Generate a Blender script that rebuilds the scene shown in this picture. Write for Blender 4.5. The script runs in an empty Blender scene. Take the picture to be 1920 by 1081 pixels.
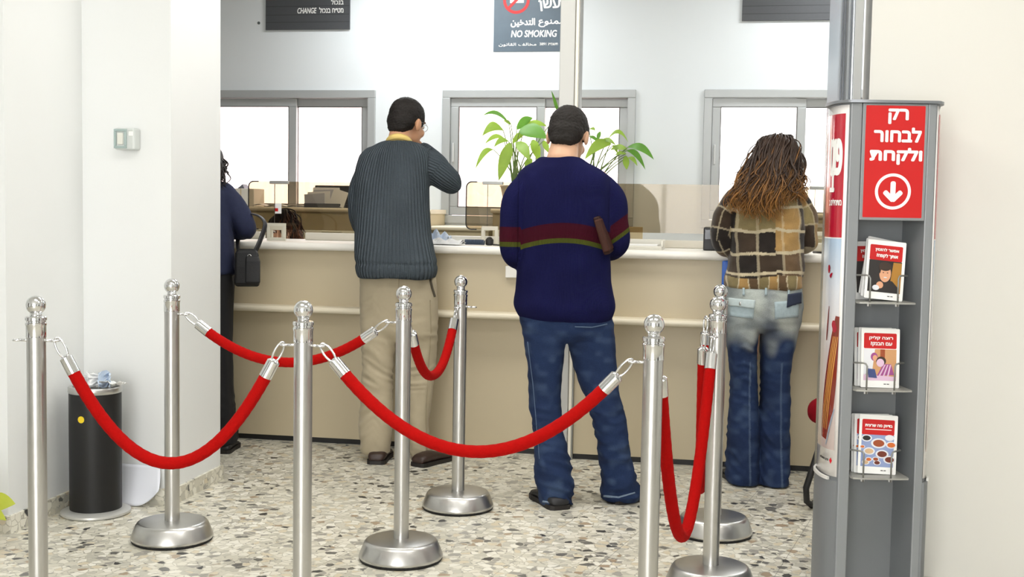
import bpy, bmesh, math, random
import numpy as np
from mathutils import Vector, Matrix, noise as mnoise
from mathutils.bvhtree import BVHTree

# ------------------------------------------------------------------ camera, light, exposure
SC = bpy.context.scene
COL = SC.collection
F = 2200.0                      # focal length in pixels of a 1920 wide frame
PITCH = math.atan(145.5 / F); ROLL = math.atan(.017)
EYE = Vector((0, 0, 1.27))
_f = Vector((0, math.cos(PITCH), -math.sin(PITCH))); _u = Vector((0, math.sin(PITCH), math.cos(PITCH))); _r = Vector((1, 0, 0))
RT = _r * math.cos(ROLL) + _u * math.sin(ROLL)
UP = _u * math.cos(ROLL) - _r * math.sin(ROLL)
cd = bpy.data.cameras.new('camera'); cam = bpy.data.objects.new('camera', cd); COL.objects.link(cam)
cd.sensor_width = 36; cd.lens = F / 1920 * 36; cd.clip_end = 200
mw = Matrix.Identity(4)
for i in range(3):
    mw[i][0], mw[i][1], mw[i][2], mw[i][3] = RT[i], UP[i], -_f[i], EYE[i]
cam.matrix_world = mw
SC.camera = cam
vs = SC.view_settings
SC.display_settings.display_device = 'sRGB'
vs.view_transform = 'Standard'; vs.look = 'None'; vs.gamma = 1; vs.use_curve_mapping = False
vs.exposure = 0.06
w = bpy.data.worlds.new('sky'); SC.world = w; w.use_nodes = True
bg = w.node_tree.nodes['Background']; bg.inputs[0].default_value = (1, .98, .97, 1); bg.inputs[1].default_value = 7.0

def ray(x, y): return _f + RT * ((x - 960) / F) - UP * ((y - 540.5) / F)
def P(x, y, Y):
    d = ray(x, y); return EYE + d * (Y / d.y)
def G(x, y, z=0):
    d = ray(x, y); return EYE + d * ((z - EYE.z) / d.z)

# room frame: a runs along the counter, b runs away from the customers
SL = -.18; RA = math.atan(SL)
E1 = Vector((math.cos(RA), math.sin(RA), 0)); E2 = Vector((-math.sin(RA), math.cos(RA), 0))
O0 = Vector((.28, 6.045, 0))
def R(a, b, z=0): return O0 + E1 * a + E2 * b + Vector((0, 0, z))
def PB(x, y, b):                      # pixel ray meets the plane b: gives a, z
    d = ray(x, y); t = ((O0 + E2 * b - EYE).dot(E2)) / d.dot(E2); q = EYE + d * t
    return (q - O0).dot(E1), q.z
def PA(q): q = Vector(q); return (q - O0).dot(E1), (q - O0).dot(E2)

def area(name, loc, sx, sy, power, col=(1, 1, 1), rot=(0, 0, RA)):
    l = bpy.data.lights.new(name, 'AREA'); l.shape = 'RECTANGLE'; l.size = sx; l.size_y = sy; l.energy = power; l.color = col
    o = bpy.data.objects.new(name, l); COL.objects.link(o); o.location = loc; o.rotation_euler = rot
    return o
CEIL = 3.1
area('teller_ceiling_light', R(-1.2, 1.75, CEIL - .03), 1.2, .3, 31, (.95, .98, 1))
area('teller_ceiling_light', R(1.9, 1.75, CEIL - .03), 1.2, .3, 31, (.95, .98, 1))
area('hall_ceiling_light', R(-.6, -1.2, CEIL - .03), 1.2, .6, 25, (1, .98, .94))
area('hall_ceiling_light', R(1.4, -1.2, CEIL - .03), 1.2, .6, 25, (1, .98, .94))
area('hall_ceiling_light', R(-.6, -3.6, CEIL - .03), 1.2, .6, 28, (1, .98, .94))
area('hall_ceiling_light', R(1.4, -3.6, CEIL - .03), 1.2, .6, 28, (1, .98, .94))
area('added_front_light', R(0, -8.6, 1.7), 3.2, 2.2, 72, (.96, .98, 1), (math.radians(90), 0, RA))  # added front source at the unseen entrance, lights the hall and the posts

# ------------------------------------------------------------------ materials
def lin(h):
    h = h.lstrip('#'); c = [int(h[i:i + 2], 16) / 255 for i in (0, 2, 4)]
    return tuple(x / 12.92 if x <= .04045 else ((x + .055) / 1.055) ** 2.4 for x in c) + (1,)
MATS = {}
def M(name, col='#808080', rough=.5, metal=0, spec=.5, sheen=0, noise=0, nscale=40, bump=0, bscale=200, attr=None, trans=0, coat=0):
    if name in MATS: return MATS[name]
    m = bpy.data.materials.new(name); m.use_nodes = True; MATS[name] = m
    nt = m.node_tree; b = nt.nodes['Principled BSDF']
    b.inputs['Base Color'].default_value = lin(col); b.inputs['Roughness'].default_value = rough
    b.inputs['Metallic'].default_value = metal; b.inputs['Specular IOR Level'].default_value = spec
    if sheen: b.inputs['Sheen Weight'].default_value = sheen
    if coat: b.inputs['Coat Weight'].default_value = coat; b.inputs['Coat Roughness'].default_value = .05
    src = None
    if attr:
        at = nt.nodes.new('ShaderNodeAttribute'); at.attribute_name = attr; src = at.outputs['Color']
        nt.links.new(src, b.inputs['Base Color'])
    if noise or bump:
        tc = nt.nodes.new('ShaderNodeTexCoord')
    if noise:
        n = nt.nodes.new('ShaderNodeTexNoise'); n.inputs['Scale'].default_value = nscale; n.inputs['Detail'].default_value = 4
        nt.links.new(tc.outputs['Object'], n.inputs['Vector'])
        mr = nt.nodes.new('ShaderNodeMapRange'); mr.inputs['To Min'].default_value = 1 - noise; mr.inputs['To Max'].default_value = 1 + noise
        nt.links.new(n.outputs['Fac'], mr.inputs['Value'])
        mx = nt.nodes.new('ShaderNodeVectorMath'); mx.operation = 'SCALE'
        if src: nt.links.new(src, mx.inputs[0])
        else: mx.inputs[0].default_value = lin(col)[:3]
        nt.links.new(mr.outputs[0], mx.inputs['Scale']); nt.links.new(mx.outputs[0], b.inputs['Base Color'])
    if bump:
        n2 = nt.nodes.new('ShaderNodeTexNoise'); n2.inputs['Scale'].default_value = bscale; n2.inputs['Detail'].default_value = 3
        nt.links.new(tc.outputs['Object'], n2.inputs['Vector'])
        bp = nt.nodes.new('ShaderNodeBump'); bp.inputs['Strength'].default_value = bump; bp.inputs['Distance'].default_value = .004
        nt.links.new(n2.outputs['Fac'], bp.inputs['Height']); nt.links.new(bp.outputs[0], b.inputs['Normal'])
    if trans:
        tr = nt.nodes.new('ShaderNodeBsdfTranslucent'); tr.inputs[0].default_value = lin(col)
        mxs = nt.nodes.new('ShaderNodeMixShader'); mxs.inputs[0].default_value = trans
        nt.links.new(b.outputs[0], mxs.inputs[1]); nt.links.new(tr.outputs[0], mxs.inputs[2])
        nt.links.new(mxs.outputs[0], nt.nodes['Material Output'].inputs['Surface'])
    return m

def glassy(name, tint, gloss=.06):
    m = bpy.data.materials.new(name); m.use_nodes = True; nt = m.node_tree; MATS[name] = m
    for n in list(nt.nodes):
        if n.type == 'BSDF_PRINCIPLED': nt.nodes.remove(n)
    t = nt.nodes.new('ShaderNodeBsdfTransparent'); t.inputs[0].default_value = lin(tint)
    g = nt.nodes.new('ShaderNodeBsdfGlossy'); g.inputs['Roughness'].default_value = .03
    x = nt.nodes.new('ShaderNodeMixShader'); x.inputs[0].default_value = gloss
    nt.links.new(t.outputs[0], x.inputs[1]); nt.links.new(g.outputs[0], x.inputs[2])
    nt.links.new(x.outputs[0], nt.nodes['Material Output'].inputs['Surface'])
    return m

def terrazzo(name, tiles):
    m = bpy.data.materials.new(name); m.use_nodes = True; nt = m.node_tree; MATS[name] = m
    N = nt.nodes.new; L = nt.links.new; b = nt.nodes['Principled BSDF']
    b.inputs['Roughness'].default_value = .33
    tc = N('ShaderNodeTexCoord'); mp = N('ShaderNodeMapping'); mp.inputs['Rotation'].default_value = (0, 0, math.radians(12.3)); mp.inputs['Location'].default_value = (.13, .08, 0)
    L(tc.outputs['Object'], mp.inputs['Vector'])
    wn = N('ShaderNodeTexNoise'); wn.inputs['Scale'].default_value = 45; L(mp.outputs[0], wn.inputs['Vector'])
    wv = N('ShaderNodeVectorMath'); wv.operation = 'MULTIPLY_ADD'; wv.inputs[1].default_value = (.012, .012, .012)
    L(wn.outputs['Color'], wv.inputs[0]); L(mp.outputs[0], wv.inputs[2])
    def chips(scale, stops):
        v = N('ShaderNodeTexVoronoi'); v.inputs['Scale'].default_value = scale; L(wv.outputs[0], v.inputs['Vector'])
        e = N('ShaderNodeTexVoronoi'); e.feature = 'DISTANCE_TO_EDGE'; e.inputs['Scale'].default_value = scale; L(wv.outputs[0], e.inputs['Vector'])
        s = N('ShaderNodeSeparateColor'); L(v.outputs['Color'], s.inputs[0])
        r = N('ShaderNodeValToRGB'); r.color_ramp.interpolation = 'CONSTANT'; el = r.color_ramp.elements
        el[0].position = 0; el[0].color = lin(stops[0][1]); el[1].position = stops[1][0]; el[1].color = lin(stops[1][1])
        for p, c in stops[2:]:
            k = el.new(p); k.color = lin(c)
        L(s.outputs[0], r.inputs[0])
        return r.outputs[0], e.outputs['Distance'], s.outputs[1]
    big, de, g = chips(31, [(0, '#dedacb'), (.22, '#cdc9b9'), (.42, '#e6e3d6'), (.62, '#bfbcae'), (.74, '#d2c7ae'), (.83, '#a09d94'), (.90, '#6a6964'), (.945, '#a5927a'), (.968, '#3f3f3e')])
    sm, de2, g2 = chips(75, [(0, '#c2beae'), (.4, '#cfcbbb'), (.7, '#aeab9e'), (.93, '#85837c')])
    lt = N('ShaderNodeMath'); lt.operation = 'LESS_THAN'; lt.inputs[1].default_value = .055; L(de, lt.inputs[0])
    mx = N('ShaderNodeMix'); mx.data_type = 'RGBA'; L(lt.outputs[0], mx.inputs['Factor']); L(big, mx.inputs['A']); L(sm, mx.inputs['B'])
    out = mx.outputs['Result']
    if tiles:
        sx = N('ShaderNodeSeparateXYZ'); L(mp.outputs[0], sx.inputs[0])
        mks = []
        for ax in (0, 1):
            d = N('ShaderNodeMath'); d.operation = 'DIVIDE'; d.inputs[1].default_value = .30; L(sx.outputs[ax], d.inputs[0])
            fr = N('ShaderNodeMath'); fr.operation = 'FRACT'; L(d.outputs[0], fr.inputs[0])
            l = N('ShaderNodeMath'); l.operation = 'LESS_THAN'; l.inputs[1].default_value = .007; L(fr.outputs[0], l.inputs[0]); mks.append(l.outputs[0])
        mm = N('ShaderNodeMath'); mm.operation = 'MAXIMUM'; L(mks[0], mm.inputs[0]); L(mks[1], mm.inputs[1])
        sc = N('ShaderNodeMath'); sc.operation = 'MULTIPLY'; sc.inputs[1].default_value = .6; L(mm.outputs[0], sc.inputs[0])
        m2 = N('ShaderNodeMix'); m2.data_type = 'RGBA'; L(sc.outputs[0], m2.inputs['Factor']); L(out, m2.inputs['A']); m2.inputs['B'].default_value = lin('#5c5a50'); out = m2.outputs['Result']
    L(out, b.inputs['Base Color'])
    return m

def knit(name, attr, freq, depth):
    """ribbed wool: ribs run along the garment, from the cloth coordinates stored on the mesh"""
    m = M(name, attr=attr, rough=.95, spec=.08, noise=.18, nscale=170)
    nt = m.node_tree; N = nt.nodes.new; L = nt.links.new; b = nt.nodes['Principled BSDF']
    a = N('ShaderNodeAttribute'); a.attribute_name = 'cloth'
    s = N('ShaderNodeSeparateXYZ'); L(a.outputs['Vector'], s.inputs[0])
    k = N('ShaderNodeMath'); k.operation = 'MULTIPLY'; k.inputs[1].default_value = freq; L(s.outputs[0], k.inputs[0])
    sn = N('ShaderNodeMath'); sn.operation = 'SINE'; L(k.outputs[0], sn.inputs[0])
    n2 = N('ShaderNodeTexNoise'); n2.inputs['Scale'].default_value = 260; tc = N('ShaderNodeTexCoord'); L(tc.outputs['Object'], n2.inputs['Vector'])
    ad = N('ShaderNodeMath'); ad.operation = 'ADD'; L(sn.outputs[0], ad.inputs[0]); L(n2.outputs['Fac'], ad.inputs[1])
    bp = N('ShaderNodeBump'); bp.inputs['Strength'].default_value = .8; bp.inputs['Distance'].default_value = depth
    L(ad.outputs[0], bp.inputs['Height']); L(bp.outputs[0], b.inputs['Normal'])
    return m

WHITE = M('white_paint', '#e3e5e4', .6, noise=.02, nscale=2, bump=.05, bscale=120)
BACKW = M('back_wall_paint', '#dfe4e6', .6, noise=.02, nscale=2)
CREAMW = M('cream_paint', '#dedcd4', .55, noise=.015, nscale=2)
CEILM = M('ceiling_paint', '#e8e8e6', .8)
COUNT = M('counter_laminate', '#bfb295', .42, noise=.02, nscale=3)
LIP = M('counter_edge', '#e2d9c2', .35)
DECK = M('counter_deck', '#e9e6dd', .4)
PLINTH = M('plinth_black', '#1b1b1b', .5)
CAB = M('cabinet_beige', '#c3b795', .45)
ALU = M('window_aluminium', '#adb0b0', .42, .25)
ALUD = M('window_gasket', '#5a5754', .6)
CHROME = M('chrome', '#dcdcdc', .07, 1)
STEEL = M('brushed_steel', '#c4c3c0', .3, 1, noise=.06, nscale=12)
STEELB = M('brushed_steel_base', '#c6c5c2', .32, 1, noise=.08, nscale=14)
RUBBER = M('black_rubber', '#111111', .7)
ROPE = M('red_velvet', '#a50a07', .9, spec=.1, noise=.1, nscale=120, bump=.5, bscale=300)
KGREY = M('kiosk_grey', '#787b7e', .45, .15, noise=.02, nscale=3)
KLITE = M('kiosk_rim', '#8b8e90', .4, .2)
RED = M('sign_red', '#c20d0c', .45)
WHT = M('print_white', '#f2f2ee', .5)
PAPER = M('paper', '#eceded', .7)
BLACKP = M('black_plastic', '#151517', .45)
FLOORM = terrazzo('terrazzo_tiles', True)
SKIRT = terrazzo('terrazzo_skirting', False)
GLASS = glassy('window_glass', '#f4f4f4', .05)
TINT = glassy('bronze_glass', '#dbd2c2', .04)
SKIN = M('skin', attr='tone', rough=.55, spec=.35, noise=.05, nscale=60)

# ------------------------------------------------------------------ mesh helpers
class MB:
    def __init__(s): s.v = []; s.f = []; s.mi = []; s.cur = 0
    def add(s, vs_, fs):
        o = len(s.v); s.v += [Vector(v) for v in vs_]
        for f in fs: s.f.append([i + o for i in f]); s.mi.append(s.cur)
        return s
    def box(s, x0, x1, y0, y1, z0, z1, bev=0, seg=2):
        if x0 > x1: x0, x1 = x1, x0
        if y0 > y1: y0, y1 = y1, y0
        bm = bmesh.new(); bmesh.ops.create_cube(bm, size=1)
        for v in bm.verts: v.co = Vector(((x0 + x1) / 2 + v.co.x * (x1 - x0), (y0 + y1) / 2 + v.co.y * (y1 - y0), (z0 + z1) / 2 + v.co.z * (z1 - z0)))
        if bev: bmesh.ops.bevel(bm, geom=bm.edges[:], offset=bev, segments=seg, affect='EDGES', profile=.5)
        bm.verts.index_update(); s.add([v.co.copy() for v in bm.verts], [[v.index for v in f.verts] for f in bm.faces]); bm.free(); return s
    def tube(s, pts, rad, n=10, closed=False, flat=1.0):
        pts = [Vector(p) for p in pts]; k = len(pts)
        if not hasattr(rad, '__len__'): rad = [rad] * k
        up = None; rings = []
        for i, p in enumerate(pts):
            t = (pts[(i + 1) % k] - pts[i - 1]) if closed else (pts[min(i + 1, k - 1)] - pts[max(i - 1, 0)])
            if t.length < 1e-9: t = Vector((0, 0, 1))
            t.normalize()
            if up is None: up = t.orthogonal().normalized()
            else:
                up = up - t * up.dot(t)
                up = up.normalized() if up.length > 1e-6 else t.orthogonal().normalized()
            sd = t.cross(up)
            rings.append([p + (up * math.cos(q) * rad[i] + sd * math.sin(q) * rad[i] * flat) for q in [2 * math.pi * j / n for j in range(n)]])
        fs = []
        for i in range(k if closed else k - 1):
            i2 = (i + 1) % k
            for j in range(n): fs.append([i * n + j, i * n + (j + 1) % n, i2 * n + (j + 1) % n, i2 * n + j])
        if not closed: fs += [list(range(n))[::-1], [(k - 1) * n + j for j in range(n)]]
        return s.add([v for r in rings for v in r], fs)
    def lathe(s, prof, n=32, c=(0, 0, 0)):
        c = Vector(c); k = len(prof); vv = []
        for r, z in prof:
            for j in range(n):
                q = 2 * math.pi * j / n; vv.append(c + Vector((max(r, 1e-5) * math.cos(q), max(r, 1e-5) * math.sin(q), z)))
        fs = [[i * n + j, i * n + (j + 1) % n, (i + 1) * n + (j + 1) % n, (i + 1) * n + j] for i in range(k - 1) for j in range(n)]
        fs += [list(range(n))[::-1], [(k - 1) * n + j for j in range(n)]]
        return s.add(vv, fs)
    def prism(s, poly, z0, z1, fn=lambda x, y, z: (x, y, z)):
        n = len(poly)
        vv = [fn(x, y, z0) for x, y in poly] + [fn(x, y, z1) for x, y in poly]
        return s.add(vv, [list(range(n))[::-1], list(range(n, 2 * n))] + [[i, (i + 1) % n, n + (i + 1) % n, n + i] for i in range(n)])
    def loft(s, rings, cap=True):
        n = len(rings[0]); k = len(rings)
        fs = [[i * n + j, i * n + (j + 1) % n, (i + 1) * n + (j + 1) % n, (i + 1) * n + j] for i in range(k - 1) for j in range(n)]
        if cap: fs += [list(range(n))[::-1], [(k - 1) * n + j for j in range(n)]]
        return s.add([v for r in rings for v in r], fs)
    def sheet(s, grid):
        h = len(grid); w_ = len(grid[0])
        return s.add([v for r in grid for v in r], [[i * w_ + j, i * w_ + j + 1, (i + 1) * w_ + j + 1, (i + 1) * w_ + j] for i in range(h - 1) for j in range(w_ - 1)])
    def ell(s, c, r, n=16, m=None):
        c = Vector(c); vv = []; k = n // 2 + 1
        for i in range(1, k):
            t = math.pi * i / k
            for j in range(n):
                q = 2 * math.pi * j / n; v = Vector((r[0] * math.sin(t) * math.cos(q), r[1] * math.sin(t) * math.sin(q), r[2] * math.cos(t)))
                vv.append(c + (m @ v if m else v))
        top = Vector((0, 0, r[2])); t_ = len(vv); vv += [c + (m @ top if m else top), c - (m @ top if m else top)]
        fs = [[i * n + j, (i + 1) * n + j, (i + 1) * n + (j + 1) % n, i * n + (j + 1) % n] for i in range(k - 2) for j in range(n)]
        fs += [[t_, j, (j + 1) % n] for j in range(n)] + [[t_ + 1, (k - 2) * n + (j + 1) % n, (k - 2) * n + j] for j in range(n)]
        return s.add(vv, fs)
    def mesh(s, name):
        me = bpy.data.meshes.new(name); me.from_pydata([tuple(v) for v in s.v], [], s.f); me.validate(); me.update(); return me
    def build(s, name, mat, parent=None, loc=(0, 0, 0), rz=0, smooth=False, angle=None, fixn=True, solid=0):
        me = s.mesh(name)
        if fixn:
            bm = bmesh.new(); bm.from_mesh(me); bmesh.ops.recalc_face_normals(bm, faces=bm.faces); bm.to_mesh(me); bm.free()
        mats = mat if isinstance(mat, (list, tuple)) else [mat]
        for m in mats: me.materials.append(m)
        if len(mats) > 1 and len(s.mi) == len(me.polygons):
            me.polygons.foreach_set('material_index', s.mi)
        o = bpy.data.objects.new(name, me); COL.objects.link(o); o.location = loc; o.rotation_euler = (0, 0, rz)
        if parent: o.parent = parent
        if smooth or angle:
            me.polygons.foreach_set('use_smooth', [True] * len(me.polygons))
            if angle:
                me.set_sharp_from_angle(angle=math.radians(angle))
        if solid:
            md = o.modifiers.new('thickness', 'SOLIDIFY'); md.thickness = solid; md.offset = 0
        return o

def tag(o, label=None, cat=None, group=None, kind=None):
    if label: o['label'] = label
    if cat: o['category'] = cat
    if group: o['group'] = group
    if kind: o['kind'] = kind
    return o
def empty(name, loc, rz=0, label=None, cat=None, group=None):
    o = bpy.data.objects.new(name, None); COL.objects.link(o); o.location = loc; o.rotation_euler = (0, 0, rz); o.empty_display_size = .1
    return tag(o, label, cat, group)
def copy_tree(o, parent=None):
    kids = [c for c in COL.objects if c.parent == o]
    c = o.copy(); COL.objects.link(c)
    if parent: c.parent = parent
    for ch in kids: copy_tree(ch, c)
    return c
def circ(cx, cy, rx, ry=None, n=32, a0=0, a1=2 * math.pi):
    ry = ry or rx
    return [(cx + rx * math.cos(a0 + (a1 - a0) * i / n), cy + ry * math.sin(a0 + (a1 - a0) * i / n)) for i in range(n)]
def rrect(x0, x1, y0, y1, r, n=6, corners=(1, 1, 1, 1)):
    pts = []
    for (cx, cy, a, on) in ((x1 - r, y1 - r, 0, corners[0]), (x0 + r, y1 - r, 90, corners[1]), (x0 + r, y0 + r, 180, corners[2]), (x1 - r, y0 + r, 270, corners[3])):
        if on:
            for i in range(n + 1):
                q = math.radians(a + 90 * i / n); pts.append((cx + r * math.cos(q), cy + r * math.sin(q)))
        else:
            q = math.radians(a + 45); pts.append((cx + (r if math.cos(q) > 0 else -r), cy + (r if math.sin(q) > 0 else -r)))
    return pts

class Flat:
    """thin coloured shapes printed on a flat thing: x to the right, y up, layer = how far in front"""
    def __init__(s): s.mb = MB(); s.mats = []
    def poly(s, pts, mat, layer=0):
        if mat not in s.mats: s.mats.append(mat)
        s.mb.cur = s.mats.index(mat)
        z = .0004 + layer * .0004
        s.mb.prism(pts, 0, z, lambda x, y, q: (x, -q, y)); return s
    def build(s, name, parent, loc, rz=0): return s.mb.build(name, s.mats, parent, loc, rz)

def text_data(string, bold=0, shear=0, rtl=False):
    c = bpy.data.curves.new('lettering', 'FONT'); c.body = string[::-1] if rtl else string
    c.offset = bold; c.shear = shear; c.resolution_u = 3
    o = bpy.data.objects.new('lettering', c); COL.objects.link(o)
    dg = bpy.context.evaluated_depsgraph_get(); dg.update()
    me = bpy.data.meshes.new_from_object(o.evaluated_get(dg))
    bpy.data.objects.remove(o)
    n = len(me.vertices); a = np.zeros(n * 3); me.vertices.foreach_get('co', a); a = a.reshape(-1, 3)
    fs = [list(p.vertices) for p in me.polygons]
    bpy.data.meshes.remove(me)
    return a, fs
def put_text(string, mat, parent, x0, x1, y0, y1, loc=(0, 0, 0), rz=0, bold=0, shear=0, rtl=False, lift=.0016, name='lettering', warp=None):
    a, fs = text_data(string, 0, shear, rtl)
    if not len(a): return None
    d = bold * (y1 - y0) * 1.1; x0, x1, y0, y1 = x0 + d, x1 - d, y0 + d, y1 - d
    lo = a.min(0); hi = a.max(0); sp = np.maximum(hi - lo, 1e-6)
    idx = [i for f in fs for i in f]; lf = [(k % 9) * .000012 for k, f in enumerate(fs) for i in f]   # faces of overlapping strokes never share a plane
    nf, o_ = [], 0
    for f in fs: nf.append(list(range(o_, o_ + len(f)))); o_ += len(f)
    a = a[idx]; fs = nf
    X = x0 + (a[:, 0] - lo[0]) / sp[0] * (x1 - x0); Z = y0 + (a[:, 1] - lo[1]) / sp[1] * (y1 - y0)
    mb = MB()
    shifts = [(0, 0)] + ([(d * math.cos(q), d * math.sin(q)) for q in np.linspace(0, 2 * math.pi, 8, endpoint=False)] if d else [])
    for k, (sx_, sz_) in enumerate(shifts):          # a few shifted layers thicken the strokes
        if warp: mb.add([warp(x + sx_, z + sz_, k + e_ / .00012) for x, z, e_ in zip(X, Z, lf)], fs)
        else: mb.add([(x + sx_, -lift - k * .00012 - e_, z + sz_) for x, z, e_ in zip(X, Z, lf)], fs)
    return mb.build(name, mat, parent, loc, rz, fixn=False)

def struct(o): o['kind'] = 'structure'; return o
# ------------------------------------------------------------------ the room
WB = 2.45                                    # back wall
a_C, b_B = PA(G(322, 946)); b_C = PA(G(408, 898))[1]; a_A = PA(G(160, 935))[0]
def cross_a(px, a, z=0.3):                   # b where the pixel column meets the plane a
    d = ray(px, 700); n = E1; q = O0 + E1 * a
    t = (q - EYE).dot(n) / d.dot(n); return PA(EYE + d * t)[1]
b_A = cross_a(13, a_A)
AL, AR, BF = -4.2, 3.8, -9.0
flr = MB().box(AL - .2, AR + .2, BF - .2, WB + .2, -.1, 0).build('floor', FLOORM, None, O0, RA); struct(flr)
cl = MB().box(AL - .2, AR + .2, BF - .2, WB + .2, CEIL, CEIL + .1).build('ceiling', CEILM, None, O0, RA); struct(cl)
pl = [(AL - .1, b_A), (a_A, b_A), (a_A, b_B), (a_C, b_B), (a_C, b_C), (AL - .1, b_C)]
wl = MB().prism(pl, 0, CEIL).build('wall_left', WHITE, None, O0, RA); struct(wl)
sk = []
e = .012
off = [(AL, b_A - e), (a_A + e, b_A - e), (a_A + e, b_B - e), (a_C + e, b_B - e), (a_C + e, b_C + e), (AL, b_C + e), (AL, b_C - .01), (a_C - .01, b_C - .01), (a_C - .01, b_B + .01), (a_A - .01, b_B + .01), (a_A - .01, b_A + .01), (AL, b_A + .01)]
bs = MB().prism(off, 0, .068).build('baseboard_left', SKIRT, None, O0, RA); struct(bs)
struct(MB().box(AL - .1, AL, BF, b_A, 0, CEIL).build('wall_far_left', WHITE, None, O0, RA))
struct(MB().box(AL - .1, AL, b_C, WB + .1, 0, CEIL).build('wall_teller_left', WHITE, None, O0, RA))
# free-standing wall on the right, behind the brochure column
a_R, b_R = PA((1.237, 4.14, 0))
struct(MB().box(a_R, AR, b_R, b_R + .2, 0, CEIL).build('wall_right', CREAMW, None, O0, RA))
struct(MB().box(AR, AR + .1, BF, WB + .1, 0, CEIL).build('wall_far_right', WHITE, None, O0, RA))
# unseen wall behind the photographer; its glazed entrance is added for bright reflections
fr = MB()
for x0, x1, z0, z1 in ((AL, -1.7, 0, CEIL), (1.7, AR, 0, CEIL), (-1.7, 1.7, 2.85, CEIL)): fr.box(x0, x1, BF - .1, BF, z0, z1)
struct(fr.build('wall_front', WHITE, None, O0, RA))
en = MB()
for x in (-1.7, -.03, 1.64): en.box(x, x + .06, BF - .06, BF, 0, 2.85)
en.box(-1.7, 1.7, BF - .06, BF, 2.79, 2.85).box(-1.7, 1.7, BF - .06, BF, 0, .1)
d1 = struct(en.build('door_1', ALU, None, O0, RA))
MB().box(-1.66, 1.66, BF - .04, BF - .03, .08, 2.8).build('door_pane', GLASS, d1)
# two unseen dark doors, added on the far walls for contrast in chrome reflections
for i, (x0, x1, y0, y1) in enumerate(((AL, AL + .05, -5.2, -4.2), (AR - .05, AR, -5.6, -4.4))):
    dd = struct(MB().box(x0, x1, y0, y1, 0, 2.1, .01).build('door_%d' % (i + 2), M('added_dark_door', '#3b3029', .4), None, O0, RA))

# windows: outer casing, two sashes each
WIN = []
for pl_, pr_ in ((373, 705), (831, 1193), (1321, 1683)):
    x0 = PB(pl_, 168, WB)[0]; x1 = PB(pr_, 168, WB)[0]; WIN.append((x0, x1))
ZT = PB(1000, 168.5, WB)[1]; ZB = PB(1000, 421, WB)[1]
bk = MB(); cuts = [AL] + [q for p_ in WIN for q in (p_[0] + .02, p_[1] - .02)] + [AR]
for i in range(len(cuts) - 1):
    if i % 2 == 0: bk.box(cuts[i], cuts[i + 1], WB, WB + .12, 0, CEIL)
    else:
        bk.box(cuts[i], cuts[i + 1], WB, WB + .12, 0, ZB + .02); bk.box(cuts[i], cuts[i + 1], WB, WB + .12, ZT - .02, CEIL)
struct(bk.build('wall_back', BACKW, None, O0, RA))
def frame(mb, x0, x1, z0, z1, t, y0, y1, bev=.004):
    mb.box(x0, x1, y0, y1, z1 - t, z1, bev); mb.box(x0, x1, y0, y1, z0, z0 + t, bev)
    mb.box(x0, x0 + t, y0, y1, z0 + t, z1 - t, bev); mb.box(x1 - t, x1, y0, y1, z0 + t, z1 - t, bev)
for i, (x0, x1) in enumerate(WIN):
    c = MB(); frame(c, x0, x1, ZB, ZT, .058, WB - .022, WB + .1)
    wo = struct(c.build('window_%d' % (i + 1), ALU, None, O0, RA))
    mid = x0 + (x1 - x0) * (.515 if i else .535)
    for k, (s0, s1, yy) in enumerate(((x0 + .058, mid + .03, .005), (mid - .035, x1 - .058, .04))):
        s = MB(); frame(s, s0, s1, ZB + .06, ZT - .06, .062, WB + yy, WB + yy + .032)
        so = s.build('sash', ALU, wo)
        g = MB(); frame(g, s0 + .058, s1 - .058, ZB + .118, ZT - .118, .006, WB + yy - .001, WB + yy + .02, 0)
        g.build('gasket', ALUD, so)
        MB().box(s0 + .06, s1 - .06, WB + yy + .012, WB + yy + .017, ZB + .12, ZT - .12).build('pane', GLASS, so)
    if i: MB().box(x0 + .075, x0 + .088, WB - .012, WB + .006, 1.62, 1.76, .004).build('handle', M('handle_grey', '#c7c9c8', .4), wo)
    # light curtain hanging outside the glass
    if i < 2:
        gr = []
        for zz in np.linspace(ZB - .02, ZT + .02, 6):
            row = []
            for xx in np.linspace(x0 + .03, x1 - .03, 150):
                row.append((xx, WB + .2 + .007 * math.sin(xx * 75) + .004 * math.sin(xx * 31 + 1), zz))
            gr.append(row)
        cu = MB().sheet(gr).build('curtain', M('curtain_pink_white', '#f5e6e5', .9, trans=.75), None, O0, RA, smooth=True)
        tag(cu, ['pale pinkish curtain behind the window at the far left of the teller area', 'pale curtain behind the middle window, seen past the potted plants'][i], 'curtain', 'curtains behind the teller windows')
# outer wall reveal that carries the curtains
for i, (x0, x1) in enumerate(WIN):
    sl = MB()
    sl.box(x0 - .02, x1 + .02, WB + .12, WB + .3, ZB - .06, ZB - .02); sl.box(x0 - .02, x1 + .02, WB + .12, WB + .3, ZT + .02, ZT + .06)
    sl.box(x0 - .04, x0, WB + .12, WB + .3, ZB - .06, ZT + .06); sl.box(x1, x1 + .04, WB + .12, WB + .3, ZB - .06, ZT + .06)
    struct(sl.build('trim_%d' % (i + 2), M('reveal_pink', '#d9aaa0', .8), None, O0, RA))

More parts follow.
